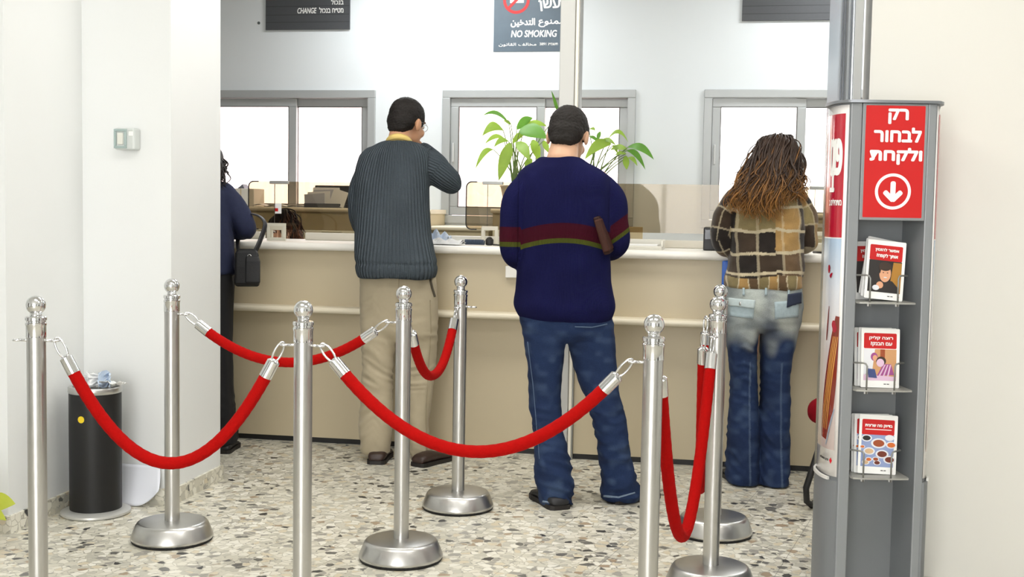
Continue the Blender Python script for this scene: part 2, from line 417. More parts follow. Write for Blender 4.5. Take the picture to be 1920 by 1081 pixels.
# metal column between the counter sections, floor to ceiling
ca0 = PB(1049.5, 100, -.1)[0]; ca1 = PB(1087.5, 100, -.1)[0]
cw = ca1 - ca0
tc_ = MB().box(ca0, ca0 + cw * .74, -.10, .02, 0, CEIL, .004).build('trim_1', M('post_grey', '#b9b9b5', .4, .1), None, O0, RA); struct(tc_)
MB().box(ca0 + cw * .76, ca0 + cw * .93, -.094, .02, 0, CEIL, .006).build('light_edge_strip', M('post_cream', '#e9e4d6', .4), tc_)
MB().box(ca0 + cw * .7, ca1, -.085, .015, 0, CEIL, .003).build('recessed_strip', M('post_dark', '#8d8d8a', .4, .3), tc_)  # darker strip set slightly back from the column face

# ------------------------------------------------------------------ the counter
zl = PB(560, 454.5, -.09)[1]                       # top of the front lip
zsh = PB(560, 574, -.12)[1]
ct = empty('service_counter', O0, RA, 'long beige service counter with rounded top edge and half height ledge', 'counter')
def prof_x(mb, pts, x0, x1):                       # (b, z) profile pulled along the counter
    n = len(pts); mb.add([(x0, b, z) for b, z in pts] + [(x1, b, z) for b, z in pts],
        [list(range(n)), list(range(n, 2 * n))[::-1]] + [[i, n + i, n + (i + 1) % n, (i + 1) % n] for i in range(n)])
def nose(b0, b1, z0, z1):
    r = (z1 - z0) / 2
    return [(b1, z0)] + [(b0 + r - r * math.sin(math.pi * i / 8), z0 + r - r * math.cos(math.pi * i / 8)) for i in range(9)] + [(b1, z1)]
A_END = PB(1600, 500, -.07)[0]
for x0, x1, db, nm in ((AL + .02, ca0 - .001, 0, 'l'), (ca1 + .001, A_END, -.065, 'r')):
    MB().box(x0, x1, db, db + .025, .03, zsh - .02).build('lower_panel', COUNT, ct)
    MB().box(x0, x1, db - .035, db, zsh, zl - .02).build('upper_panel', COUNT, ct)
    MB().box(x0, x1, db + .015, db + .05, 0, .03).build('plinth', PLINTH, ct)
    mb = MB(); prof_x(mb, nose(db - .125, db + .02, zsh - .034, zsh), x0, x1); mb.build('ledge', LIP, ct, angle=50)
    mb = MB(); prof_x(mb, nose(db - .095, db + .60, zl - .04, zl), x0, x1); mb.build('countertop', DECK, ct, angle=50)
    xg0, xg1 = PB(488, 445, .42)[0], PB(572, 445, .42)[0]
    for xr0, xr1 in (((x0, xg0), (xg1, x1)) if nm == 'l' else ((x0, x1),)):          # open in front of the first teller
        mb = MB().box(xr0, xr1, .42, .46, zl, zl + .042, .004).box(xr0, xr1, .46, .50, zl, zl + .022, .003)
        mb.build('raised_rail', M('rail_white', '#e6e6df', .4), ct)
MB().box(A_END - .02, A_END, -.06, .6, .0, zl - .04).build('end_panel', COUNT, ct)
# rail inside the counter is carried on to the left section only

# bronze glass screens above the counter
def screen(px0, px1, pt, pb, seams, label, ends=(1, 1)):
    b = .28
    xs = [PB(q, (pt + pb) / 2, b)[0] for q in [px0] + seams + [px1]]
    zt = PB((px0 + px1) / 2, pt, b)[1]; zb = PB((px0 + px1) / 2, pb, b)[1]
    g = empty('glass_screen', R((xs[0] + xs[-1]) / 2, b, zl), RA, label, 'glass screen', 'bronze glass screens on the counter')
    cx = (xs[0] + xs[-1]) / 2; X = [x - cx for x in xs]; zt -= zl; zb -= zl
    for i in range(len(X) - 1):
        r = .03; l_end = i == 0 and ends[0]; r_end = i == len(X) - 2 and ends[1]
        pts = rrect(X[i] + .001, X[i + 1] - .001, zb, zt, r, 6, (r_end, l_end, l_end, r_end))
        MB().prism(pts, -.003, .003, lambda x, y, z: (x, z, y)).build('pane', TINT, g)
        if l_end or r_end:
            s = -1 if l_end else 1; xe = X[i] if l_end else X[i + 1]
            pth = [(xe - s * .06, zt), (xe - s * .03, zt)] + [(xe - s * .03 + s * .03 * math.sin(q), zt - .03 + .03 * math.cos(q)) for q in np.linspace(.2, math.pi / 2, 5)] + [(xe, zb + .03)] + [(xe - s * .03 + s * .03 * math.cos(q), zb + .03 - .03 * math.sin(q)) for q in np.linspace(.2, math.pi / 2, 5)] + [(xe - s * .06, zb)]
            MB().tube([(x, 0, z) for x, z in pth], .0035, 6).build('dark_edge', BLACKP, g)
    for x in X[1:-1]:
        MB().box(x - .028, x + .085, -.012, .012, zt - .014, zt + .004, .003).build('top_clip', M('clip_grey', '#a9aba8', .4, .3), g)
        mb = MB().box(x - .03, x + .062, -.014, .014, zb - .004, zb + .018, .003)
        for xx in (x - .03, x + .044): mb.box(xx, xx + .018, -.014, .014, 0, zb, .003)
        mb.build('bracket', M('bracket_cream', '#d5d0bf', .45), g)
        MB().box(x - .001, x + .001, -.0035, .0035, zb, zt).build('seam', ALUD, g)
    return g
screen(466, 800, 341.5, 432, [515], 'bronze glass screen in front of the teller at the far left window')
screen(874, 1352, 343.5, 434, [914], 'longest bronze glass screen, behind the man in the navy striped sweater', (1, 0))
screen(1392, 1630, 350, 440, [1527], 'bronze glass screen behind the long haired woman, beside the red brochure column', (0, 1))

# back cabinets along the windows
def cabinet(p0, p1, ptop, label, nd, depth=.44, lipz=.03):
    bf = WB - depth - .03
    x0 = PB(p0, ptop, bf)[0]; x1 = PB(p1, ptop, bf)[0]; zt = PB((p0 + p1) / 2, ptop, bf)[1]
    c = empty('cabinet', R((x0 + x1) / 2, bf, 0), RA, label, 'cabinet', 'beige cabinets along the back wall')
    h = (x1 - x0) / 2
    MB().box(-h, h, .02, depth + .02, .05, zt - lipz).build('body', CAB, c)
    MB().box(-h + .02, h - .02, .06, depth, 0, .05).build('plinth', PLINTH, c)
    mb = MB(); n = nose(-.015, depth + .025, zt - lipz, zt); prof_x(mb, n, -h - .01, h + .01); mb.build('top', LIP, c, angle=50)
    w_ = 2 * h / nd
    for i in range(nd):
        zc = zt - lipz - .015
        for k, hh in enumerate((.2, .3, .3)):
            if zc - hh < .06: break
            d = MB().box(-h + i * w_ + .006, -h + (i + 1) * w_ - .006, .003, .022, zc - hh, zc, .003).build('drawer', CAB, c)
            xm = -h + (i + .5) * w_
            MB().tube([(xm - .07, .003, zc - hh * .62), (xm - .07, -.018, zc - hh * .62), (xm + .07, -.018, zc - hh * .62), (xm + .07, .003, zc - hh * .62)], .005, 8).build('handle', M('handle_beige', '#a89c7b', .4), d)
            zc -= hh + .01
    return c, x0, x1, zt, bf
cab1 = cabinet(330, 806, 388.5, 'beige drawer cabinet under the far left window, behind the teller', 4)
cab0 = cabinet(812, 915, 424, 'low beige cabinet below the left edge of the middle window', 1)
cab2 = cabinet(923, 1156, 393, 'beige cabinet carrying the potted plants at the middle window', 2)
cab3 = cabinet(1500, 1690, 401, 'beige cabinet beside the right window, partly behind the brochure column', 2)

# ------------------------------------------------------------------ signs on the back wall
def wall_sign(p0, p1, y0, y1, nm, label, col, cat, thick=.02):
    x0, zb = PB(p0, y1, WB - thick); x1, _ = PB(p1, y1, WB - thick)
    zt = PB((p0 + p1) / 2, y0, WB - thick)[1]
    o = empty(nm, R(x0, WB - thick, zb), RA, label, cat)
    MB().box(0, x1 - x0, 0, thick, 0, zt - zb).build('board', col, o)
    s = (x1 - x0) / (p1 - p0)
    return o, (lambda px: (px - p0) * s), (lambda py: (y1 - py) * s), s
SD = M('sign_charcoal', '#45474a', .5, noise=.08, nscale=60); SL_ = M('sign_groove', '#2f3033', .6)
o, fx, fz, s = wall_sign(498, 655, -70, 56, 'counter_sign', 'charcoal sign reading CHANGE above the far left window', SD, 'sign')
fl = Flat()
for y in (15, 30, 43, -14, -28, -42): fl.poly([(0, fz(y) - .002), (fx(655), fz(y) - .002), (fx(655), fz(y) + .002), (0, fz(y) + .002)], SL_)
fl.poly([(0, fz(3)), (fx(655), fz(3)), (fx(655), fz(0)), (0, fz(0))], RED, 1)
fl.build('sign_lines', o, (0, 0, 0))
put_text('בנכול', WHT, o, fx(621), fx(644), fz(13), fz(4), bold=.02, rtl=True)
put_text('CHANGE', WHT, o, fx(558), fx(594), fz(28), fz(18), bold=.02, shear=.2)
put_text('מט״ח בנכול', WHT, o, fx(599), fx(644), fz(27.5), fz(17.5), bold=.02, rtl=True)
o, fx, fz, s = wall_sign(1391, 1600, -70, 39, 'counter_sign', 'blank charcoal sign above the right window, reaching behind the metal column', SD, 'sign')
fl = Flat()
for y in (11, 26, -4, -20, -36): fl.poly([(0, fz(y) - .002), (fx(1600), fz(y) - .002), (fx(1600), fz(y) + .002), (0, fz(y) + .002)], SL_)
fl.build('sign_lines', o, (0, 0, 0))
SB = M('sign_slate', '#55636e', .45, noise=.12, nscale=14)
o, fx, fz, s = wall_sign(925, 1066, -60, 97, 'no_smoking_sign', 'slate blue NO SMOKING sign on the back wall beside the metal column', SB, 'sign', .004)
fl = Flat(); cx, cz = fx(967), fz(3)
n = 40; ro, ri = 25 * s, 19.5 * s
for i in range(n):
    a0, a1 = 2 * math.pi * i / n, 2 * math.pi * (i + 1) / n
    fl.poly([(cx + ri * math.cos(a0), cz + ri * math.sin(a0)), (cx + ro * math.cos(a0), cz + ro * math.sin(a0)), (cx + ro * math.cos(a1), cz + ro * math.sin(a1)), (cx + ri * math.cos(a1), cz + ri * math.sin(a1))], RED, 2)
q = .7071; hw = 2.6 * s
fl.poly([(cx - ri * q - hw * q, cz - ri * q + hw * q), (cx - ri * q + hw * q, cz - ri * q - hw * q), (cx + ri * q + hw * q, cz + ri * q - hw * q), (cx + ri * q - hw * q, cz + ri * q + hw * q)], RED, 3)
fl.poly([(fx(955), fz(8)), (fx(981), fz(8)), (fx(981), fz(3)), (fx(955), fz(3))], WHT, 1)
fl.poly([(fx(955), fz(2)), (fx(958), fz(2)), (fx(958), fz(-8)), (fx(955), fz(-8))], WHT, 1)
fl.build('no_smoking_symbol', o, (0, 0, 0))
put_text('לעשן', WHT, o, fx(1008), fx(1062), fz(24), fz(0), bold=.03, rtl=True, shear=-.1)
put_text('ﻣﻤﻨﻮﻉ', WHT, o, fx(1009), fx(1058), fz(53), fz(39), bold=.03, rtl=True)
put_text('ﺍﻟﺘﺪﺧﻴﻦ', WHT, o, fx(957), fx(1003), fz(53), fz(36), bold=.03, rtl=True)
put_text('NO SMOKING', WHT, o, fx(958), fx(1044), fz(71), fz(58), bold=.03, shear=.15)
put_text('ﻣﺨﺎﻟﻒ ﺍﻟﻘﺎﻧﻮﻥ', WHT, o, fx(935), fx(1006), fz(88), fz(81), bold=.02, rtl=True)
put_text('תשמ״ג 1983', WHT, o, fx(1012), fx(1046), fz(86), fz(81), bold=.02, rtl=True)
# small dark screw holes left in the wall
x, z = PB(485, 43, WB - .004); ob = MB().tube([(0, .004, 0), (0, -.004, 0)], .011, 10).build('wall_plug', M('plug_grey', '#5a5f5e', .7), None, R(x, WB - .001, z), RA); tag(ob, 'small dark plug in the back wall left of the CHANGE sign', 'wall plug')

# switch box on the left pillar
x, z = PB(234, 260, b_B - .05)
sb = empty('switch_box', R(x, b_B, z), RA, 'small grey surface mounted switch box on the white pillar', 'switch')
MB().box(-.045, .045, -.055, 0, -.045, .045, .008).build('housing', M('switch_grey', '#c9cecb', .45), sb)
mb = MB(); frame(mb, -.044, .012, -.04, .04, .01, -.062, -.054, .002); mb.build('cover_frame', M('switch_dark', '#9fb0ad', .4), sb)
MB().box(-.03, -.004, -.06, -.05, -.024, .024, .003).build('rocker', M('switch_rocker', '#dcdcd2', .4), sb)
MB().box(.02, .04, -.057, -.054, .012, .03, .002).build('symbol_plate', M('switch_plate', '#eeeeea', .4), sb)

# ------------------------------------------------------------------ rope stanchions
def stanchion(label):
    s = empty('stanchion', (0, 0, 0), 0, label, 'stanchion', 'steel rope stanchions')
    MB().lathe([(.148, 0), (.151, .006), (.150, .010)], 48).build('foot_ring', RUBBER, s, angle=40)
    MB().lathe([(.150, .009), (.153, .014), (.151, .022), (.135, .062), (.128, .071), (.118, .0745), (.05, .077), (.03, .078)], 56).build('base', STEELB, s, smooth=True, angle=60)
    MB().lathe([(.0275, .076), (.0275, .90)], 32).build('pole', STEEL, s, angle=40)
    MB().lathe([(.029, .872), (.029, .905), (.0305, .908), (.0305, .914), (.028, .916), (.028, .921), (.031, .923), (.031, .931), (.028, .934)], 32).build('collar', CHROME, s, angle=35)
    MB().lathe([(.018, .931), (.0165, .938), (.0175, .944)] + [(.0285 * math.sin(q), .967 - .0285 * math.cos(q)) for q in np.linspace(.62, math.pi, 20)], 32).build('ball_finial', CHROME, s, smooth=True)
    return s
def post_hook(s, ang):
    d = Vector((math.cos(ang), math.sin(ang), 0)); z = Vector((0, 0, .862))
    n = Vector((-d.y, d.x, 0))
    mb = MB().tube([z + d * .02, z + d * .045], .004, 8)
    mb.tube([z + d * (.056 + .012 * math.cos(q)) + n * (.012 * math.sin(q)) for q in np.linspace(0, 2 * math.pi, 16, endpoint=False)], .003, 8, closed=True)
    mb.build('hook_ring', CHROME, s, smooth=True)
    return s.location + z + d * .064
SP = {}
for k, pos, lab in (
    ('A', G(67, 554, .995), 'front steel stanchion at the far left, its foot below the frame'),
    ('B', G(569, 563, .995), 'front steel stanchion holding two ropes between the litter bin and the navy sweater man'),
    ('C', (G(757, 534, .995) + G(752, 1054)) / 2, 'steel stanchion directly in front of the man in khaki trousers'),
    ('D', (G(868, 515, .995) + G(855, 955)) / 2, 'small looking far stanchion just right of the man in khaki trousers'),
    ('E', (G(326, 521, .995) + G(319, 1015)) / 2, 'steel stanchion standing in front of the pillar corner, right of the litter bin'),
    ('F', G(1227, 589, .995), 'nearest steel stanchion, just right of the navy sweater man'),
    ('G', G(1347, 555, .995), 'front one of the two overlapping stanchions before the long haired woman'),
    ('H', (G(1344, 535, .995) + G(1345, 990)) / 2, 'rear one of the two overlapping stanchions before the long haired woman')):
    s = stanchion(lab); s.location = (pos.x, pos.y, 0); SP[k] = s

def rope(a, b, sag, label, ka, kb, aim=None, power=2.0):
    """velvet rope from stanchion a to b: two post hooks, two end links, two ferrules and the rope body"""
    A, B = SP[a], SP[b]
    ang = math.atan2(B.location.y - A.location.y, B.location.x - A.location.x)
    pa = post_hook(A, ang if ka is None else ka); pb = post_hook(B, ang + math.pi if kb is None else kb)
    mid = (pa + pb) / 2; o = empty('barrier_rope', (mid.x, mid.y, pa.z), 0, label, 'rope', 'red velvet barrier ropes')
    pts = []
    for t in np.linspace(0, 1, 60):
        p = pa.lerp(pb, t); p.z -= sag * (1 - abs(2 * t - 1) ** power); pts.append(p)
    seg = [0]
    for i in range(1, 60): seg.append(seg[-1] + (pts[i] - pts[i - 1]).length)
    L = seg[-1]
    def at(u):
        u = min(max(u, 0), L)
        for i in range(1, 60):
            if seg[i] >= u: return pts[i - 1].lerp(pts[i], (u - seg[i - 1]) / max(1e-9, seg[i] - seg[i - 1])) - mid + Vector((0, 0, mid.z - pa.z))
        return pts[-1] - mid
    n = 90; u0 = .05; f = .058
    body = [at(u0 + f * .8 + (L - 2 * u0 - 1.6 * f) * i / n) for i in range(n + 1)]
    MB().tube(body, [.0185 + .0004 * math.sin(i * 2.1) for i in range(n + 1)], 14).build('rope', ROPE, o, smooth=True)
    for e_ in (0, 1):
        g = (lambda u: at(u)) if not e_ else (lambda u: at(L - u))
        MB().tube([g(u0 - .002), g(u0), g(u0 + .006), g(u0 + f)], [.006, .0125, .0195, .0198], 16).build('ferrule', CHROME, o, angle=40)
        p0, p1 = g(-.0), g(u0 + .004); ax = (p1 - p0).normalized(); sd = ax.cross(Vector((0, 0, 1)))
        sd = sd.normalized() if sd.length > .1 else Vector((1, 0, 0))
        sd2 = (sd * .6 + ax.cross(sd) * .8)
        c = p0.lerp(p1, .45); hl = (p1 - p0).length * .62
        lp = [c + ax * (hl * math.cos(q)) + sd2 * (.013 * math.sin(q)) for q in np.linspace(0, 2 * math.pi, 22, endpoint=False)]
        MB().tube(lp, .0033, 8, closed=True).build('end_hook', CHROME, o, smooth=True)
    return o
def sag_for(a, b, px, py):              # how far the middle hangs so that it meets the pixel
    m = (SP[a].location + SP[b].location) / 2; d = ray(px, py); q = EYE + d * (m.y / d.y)
    return .862 - q.z
rope('A', 'B', sag_for('A', 'B', 320, 868), 'red velvet rope hanging in front of the litter bin, from the far left stanchion', 0.0, None)
rope('B', 'F', sag_for('B', 'F', 895, 846), 'longest looking red rope across the legs of the navy sweater man', None, None)
rope('E', 'C', sag_for('E', 'C', 540, 679), 'red velvet rope farther back, starting at the stanchion by the pillar corner', None, None)
rope('C', 'D', sag_for('C', 'D', 818, 703), 'short looking red rope against the khaki trousers', None, None, power=2.2)
rope('F', 'G', sag_for('F', 'G', 1280, 1004), 'red rope hanging in a deep narrow V at the right', None, None, power=1.9)
rope('G', 'H', sag_for('G', 'H', 1353, 918), 'red rope seen nearly end on between the two overlapping stanchions', 2.2, math.pi + .4)
post_hook(SP['A'], math.pi); post_hook(SP['D'], -.2)
# ------------------------------------------------------------------ litter bin by the pillar
g = G(180, 961); random.seed(4)
bn = empty('litter_bin', g, 0, 'black cylindrical litter bin on a pale round foot against the pillar', 'bin')
MB().lathe([(.132, 0), (.139, .006), (.138, .014), (.125, .02), (.11, .024)], 48).build('foot', M('bin_foot', '#c9c9c4', .35, .5), bn, angle=40)
MB().lathe([(.102, .022), (.103, .03), (.103, .505), (.1, .508)], 48).build('body', M('bin_black', '#0c0c0d', .5), bn, angle=40)
MB().lathe([(.104, .503), (.106, .506), (.106, .524), (.103, .528), (.088, .528), (.086, .522), (.086, .5)], 48).build('rim', STEEL, bn, angle=40)
vw = (Vector((EYE.x, EYE.y, 0)) - Vector((g.x, g.y, 0))).normalized()
an = math.atan2(vw.y, vw.x) - .55
mb = MB(); c = Vector((math.cos(an), math.sin(an), 0)); t = Vector((-math.sin(an), math.cos(an), 0))
pts = [c * .1035 + t * (.014 * math.cos(q)) + Vector((0, 0, .405 + .014 * math.sin(q))) for q in np.linspace(0, 2 * math.pi, 20, endpoint=False)]
mb.add(pts + [p + c * .001 for p in pts], [list(range(20)), list(range(20, 40))[::-1]] + [[i, (i + 1) % 20, 20 + (i + 1) % 20, 20 + i] for i in range(20)])
mb.build('round_sticker', M('sticker_yellow', '#e5c61c', .5), bn)
labs = ['crumpled white paper on the left of the litter bin rim', 'folded white paper standing in the middle of the litter bin', 'bluish crumpled paper on the right of the litter bin', 'white receipt lying over the right rim of the litter bin']
for i, (dx, w_, h_) in enumerate(((-.052, .06, .05), (.0, .085, .055), (.05, .05, .06), (.078, .08, .02))):
    gr = []
    for r_ in range(9):
        row = []
        for q in range(9):
            x = (q / 8 - .5) * w_; z = r_ / 8 * h_
            row.append((x + dx + random.uniform(-.003, .003), .03 * math.sin(q * .9 + i * 2) + (.05 - .1 * r_ / 8 if i == 3 else random.uniform(-.008, .008)), z + random.uniform(-.006, .006) + (.0 if i < 3 else .005)))
        gr.append(row)
    o = MB().sheet(gr).build('paper_scrap', PAPER if i != 2 else M('paper_blue', '#c9d8ea', .7), None, g + Vector((0, -.01, .527)), 0, solid=.0008)
    tag(o, labs[i], 'paper', 'papers thrown in the litter bin')
# sheet leaning on the wall behind the bin
gr = []
b0 = PA(G(262, 945)); ac = b0[0]
for j in np.linspace(0, 1, 14):
    row = []
    for i in np.linspace(0, 1, 14):
        row.append((ac - .085 + .19 * i - .02 * j, b_B - .018 - .05 * (1 - j) ** 1.6 + .03 * (i - .5) ** 2, .004 + .07 * (max(0, i - .45) / .55) ** 2 + (.165 - .07 * (max(0, i - .45) / .55) ** 2) * j ** 1.1))
    gr.append(row)
o = MB().sheet(gr).build('loose_paper', M('paper_cool', '#e3e6ee', .7), None, O0, RA, smooth=True, solid=.0006); tag(o, 'white sheet of paper slumped on the floor behind the litter bin', 'paper')

# ------------------------------------------------------------------ leaves
def leaf_mesh(mb, base, tip, width, arch=.15, normal=None, n=9, fold=.18):
    base = Vector(base); tip = Vector(tip); d = tip - base; L = d.length
    upv = Vector((0, 0, 1)); side = d.cross(Vector(normal) if normal else Vector((0, -1, .35)))
    side = side.normalized() if side.length > 1e-5 else Vector((1, 0, 0))
    nrm = side.cross(d).normalized(); gr = []
    for i in range(n + 1):
        t = i / n; w_ = width * (math.sin(math.pi * min(1, t * .93 + .06)) ** .85) * (1 - .35 * t) * 1.25 if i < n else .0006
        p = base + d * t + upv * (arch * L * 4 * t * (1 - t)) + upv * 0
        gr.append([p - side * (w_ / 2), p - side * (w_ / 4) + nrm * (fold * w_ / 4), p + nrm * (0), p + side * (w_ / 4) + nrm * (fold * w_ / 4), p + side * (w_ / 2)])
    mb.sheet(gr)
LEAF = M('leaf_green', '#86a83c', .45, noise=.3, nscale=18, trans=.35)
LEAFD = M('leaf_deep_green', '#5f9434', .4, noise=.25, nscale=18, trans=.3)
STEM = M('stem_green', '#5f7a35', .5)
POT = M('pot_white', '#d9d3c4', .5); SAUC = M('saucer_terracotta', '#8a4a32', .6); SOIL = M('soil', '#3b2e24', .9)
def pot_plant(pot_px, Yp, pot_top_py, leaves, label, stems_from):
    b = cab2[4] + .25
    a0, zz = PB(pot_px, 380, b); base = R(a0, b, cab2[3])
    o = empty('potted_plant', base, 0, label, 'plant', 'peace lilies on the back cabinet')
    h = PB(pot_px, pot_top_py, b)[1] - cab2[3]
    MB().lathe([(.09, 0), (.115, .004), (.118, .016), (.09, .016)], 32).build('saucer', SAUC, o, angle=40)
    MB().lathe([(.08, .014), (.10, .02), (.128, h - .012), (.134, h - .01), (.134, h), (.12, h), (.118, h - .02)], 36).build('pot', POT, o, angle=40)
    MB().lathe([(.001, h - .018), (.119, h - .02)], 24).build('soil', SOIL, o)
    Yb = base.y
    for i, (bx, by, tx, ty, wd, dy, ar, mt) in enumerate(leaves):
        Yl = Yb + dy; p0 = P(bx, by, Yl) - base; p1 = P(tx, ty, Yl - .06 + .1 * ((i * 37) % 5 - 2) / 4) - base
        mb = MB(); leaf_mesh(mb, p0, p1, wd * .84 * Yl / F, ar); lf = mb.build('leaf', mt, o, smooth=True)
        r0 = Vector((random.uniform(-.05, .05), random.uniform(-.05, .05), h - .02))
        m_ = (r0 + p0) / 2 + Vector(((r0.x - p0.x) * .18, 0, (p0.z - r0.z) * .12))
        cv = [r0 * (1 - t) ** 2 + m_ * 2 * t * (1 - t) + p0 * t * t for t in np.linspace(0, 1, 9)]
        MB().tube(cv, list(np.linspace(.0055, .0028, 9)), 6).build('stalk', STEM, lf, smooth=True)
    return o
random.seed(8)
G1, G2 = LEAF, LEAFD
pot_plant(972, 0, 348, [(954, 231, 905, 217, 10, 0, .22, G2), (943, 243, 904, 255, 22, -.05, .28, G1), (943, 257, 909, 270, 11, .03, .2, G1), (953, 264, 926, 276, 14, -.06, .2, G1),
    (957, 268, 935, 339, 26, -.1, .05, G1), (925, 280, 891, 317, 13, 0, .22, G1), (969, 241, 999, 221, 20, .05, .12, G2), (986, 233, 1026, 237, 13, .02, .12, G1),
    (974, 244, 1027, 260, 34, -.05, .12, G2), (961, 268, 985, 252, 14, -.02, .2, G1), (970, 266, 993, 301, 24, -.08, .1, G1), (999, 262, 1011, 303, 20, .02, .05, G1),
    (1019, 264, 1029, 287, 13, 0, .05, G1), (996, 297, 984, 320, 14, -.06, .05, G1), (958, 233, 944, 226, 8, 0, .1, G1), (1048, 214, 1034, 170, 7, .05, .0, G2)],
    'taller peace lily left of the navy sweater man, leaves against the window', None)
pot_plant(1106, 0, 350, [(1104, 242, 1116, 245, 10, 0, .1, G1), (1122, 265, 1104, 256, 9, 0, .1, G2), (1145, 268, 1096, 299, 24, -.04, .2, G1), (1124, 266, 1155, 273, 11, 0, .2, G1),
    (1140, 261, 1178, 267, 10, 0, .45, G1), (1178, 275, 1226, 299, 18, -.03, .18, G2), (1176, 279, 1144, 281, 13, 0, .12, G1), (1176, 282, 1210, 318, 13, .02, .22, G2),
    (1174, 288, 1153, 291, 9, 0, .1, G1), (1173, 292, 1175, 318, 14, -.03, .0, G1), (1177, 295, 1195, 311, 10, 0, .15, G1), (1150, 272, 1158, 288, 9, 0, .1, G1), (1120, 262, 1126, 246, 9, 0, .1, G2)],
    'lower peace lily right of the navy sweater man, leaves reaching past the window frame', None)
# plant at the bottom left corner, mostly outside the frame
pc = G(-66, 1036); o = empty('floor_plant', pc, 0, 'yellow green leafed plant at the left edge of the floor', 'plant')
MB().lathe([(.07, 0), (.09, .12), (.095, .125), (.085, .125), (.08, .1)], 28).build('pot', SAUC, o, angle=40)
MB().lathe([(.001, .1), (.082, .1)], 20).build('soil', SOIL, o)
for i, (tx, ty, bx, by, wd) in enumerate(((29, 944, -28, 952, 26), (12, 975, -40, 960, 20), (-90, 900, -66, 950, 24), (-110, 960, -75, 960, 24), (-50, 880, -60, 940, 22))):
    mb = MB(); p0 = P(bx, by, pc.y) - pc; p1 = P(tx, ty, pc.y - .02 * i) - pc
    leaf_mesh(mb, p0, p1, wd * pc.y / F * 1.3, .15); lf = mb.build('leaf', M('leaf_yellow', '#b5bf3a', .5, noise=.2, nscale=20, trans=.3), o, smooth=True)
    MB().tube([(0, 0, .1), p0 * .5 + Vector((0, 0, .07)), p0], [.004, .003, .0025], 6).build('stalk', STEM, lf)

# ------------------------------------------------------------------ brochure column (rounded triangular display)
KY = 3.80
def kx(px): return P(px, 190, KY).x
x0, x1, x2, x3 = kx(1596), kx(1617), kx(1741), kx(1757)
xc = (x0 + x3) / 2; hw = (x3 - x0) / 2
zk = P(1670, 190, KY).z; z_lip = P(1670, 896, KY).z; z_sb = P(1670, 413, KY).z
K0 = Vector((xc, KY, 0))
side = [(-hw, 0), (-hw - .020, .026), (-hw - .030, .066), (-hw - .031, .115), (-hw - .024, .17), (-hw + .004, .225), (-hw + .045, .27), (-hw + .09, .295), (-.03, .305)]
def smooth_line(p, n=8):
    out = []; p = [Vector((a, b)) for a, b in p]
    for i in range(len(p) - 1):
        a = p[max(i - 1, 0)]; b = p[i]; c = p[i + 1]; d = p[min(i + 2, len(p) - 1)]
        for k in range(n):
            t = k / n; out.append(.5 * ((2 * b) + (c - a) * t + (2 * a - 5 * b + 4 * c - d) * t * t + (3 * b - a - 3 * c + d) * t ** 3))
    out.append(p[-1]); return out
cur = smooth_line(side); clen = [0]
for i in range(1, len(cur)): clen.append(clen[-1] + (cur[i] - cur[i - 1]).length)
def on_curve(u, off=0, mirror=False):          # u: distance along the curved side from the front strip
    u = min(max(u, 0), clen[-1] - 1e-6); i = max(k for k in range(len(clen)) if clen[k] <= u); i = min(i, len(cur) - 2)
    t = (u - clen[i]) / max(1e-9, clen[i + 1] - clen[i]); p = cur[i].lerp(cur[i + 1], t)
    a = cur[max(i - 1, 0)]; b = cur[min(i + 2, len(cur) - 1)]; d = (b - a).normalized(); nn = Vector((-d.y, d.x))
    p = p + nn * off * (1 if nn.x < 0 or nn.y > 0 else -1)
    return Vector((-p.x if mirror else p.x, p.y))
def outline(off=0):
    L = [on_curve(u, off) for u in np.linspace(0, clen[-1] - .004, 46)]
    return [tuple(p) for p in L] + [(-p.x, p.y) for p in reversed(L)]
kk = empty('brochure_column', K0, 0, 'grey brochure display column with red arrow sign and three wire racks', 'display stand')
rx0, rx1 = x1 - xc, x2 - xc
notch = [(rx1, 0), (rx1 - .03, .115), (rx0 + .025, .115), (rx0, 0)]
MB().prism(outline() + notch, .0, zk - .006).build('body', KGREY, kk, angle=35)
MB().prism(outline(.008) + [(rx1 + .002, -.0), (rx1 - .028, .113), (rx0 + .023, .113), (rx0 - .002, -.0)], .0, z_lip - .012).build('base_shell', KGREY, kk, angle=35)
mb = MB(); ring = [on_curve(u, .004) for u in np.linspace(.03, clen[-1] - .01, 40)]; ring2 = [on_curve(u, .012) for u in np.linspace(.03, clen[-1] - .01, 40)]
for mir in (1, -1):
    pr = [(p.x * mir, p.y) for p in ring] + [(p.x * mir, p.y) for p in reversed(ring2)]
    mb.prism(pr, z_lip - .012, z_lip - .002)
mb.build('base_rim', M('rim_white', '#d5d4cf', .4), kk)
cap = [tuple(on_curve(u, .012)) for u in np.linspace(.0, clen[-1] - .004, 40)]
cap = cap + [(-a, b) for a, b in reversed(cap)] + [(hw + .012, -.008), (hw, -.016), (-hw, -.016), (-hw - .012, -.008)]
MB().prism(cap, zk - .006, zk + .003).build('top_cap', M('cap_grey', '#83868a', .35, .4), kk, angle=35)
for a, b in ((-hw, rx0), (rx1, hw)): MB().box(a, b, -.006, .006, .0, zk - .006, .003).build('corner_strip', KLITE, kk)
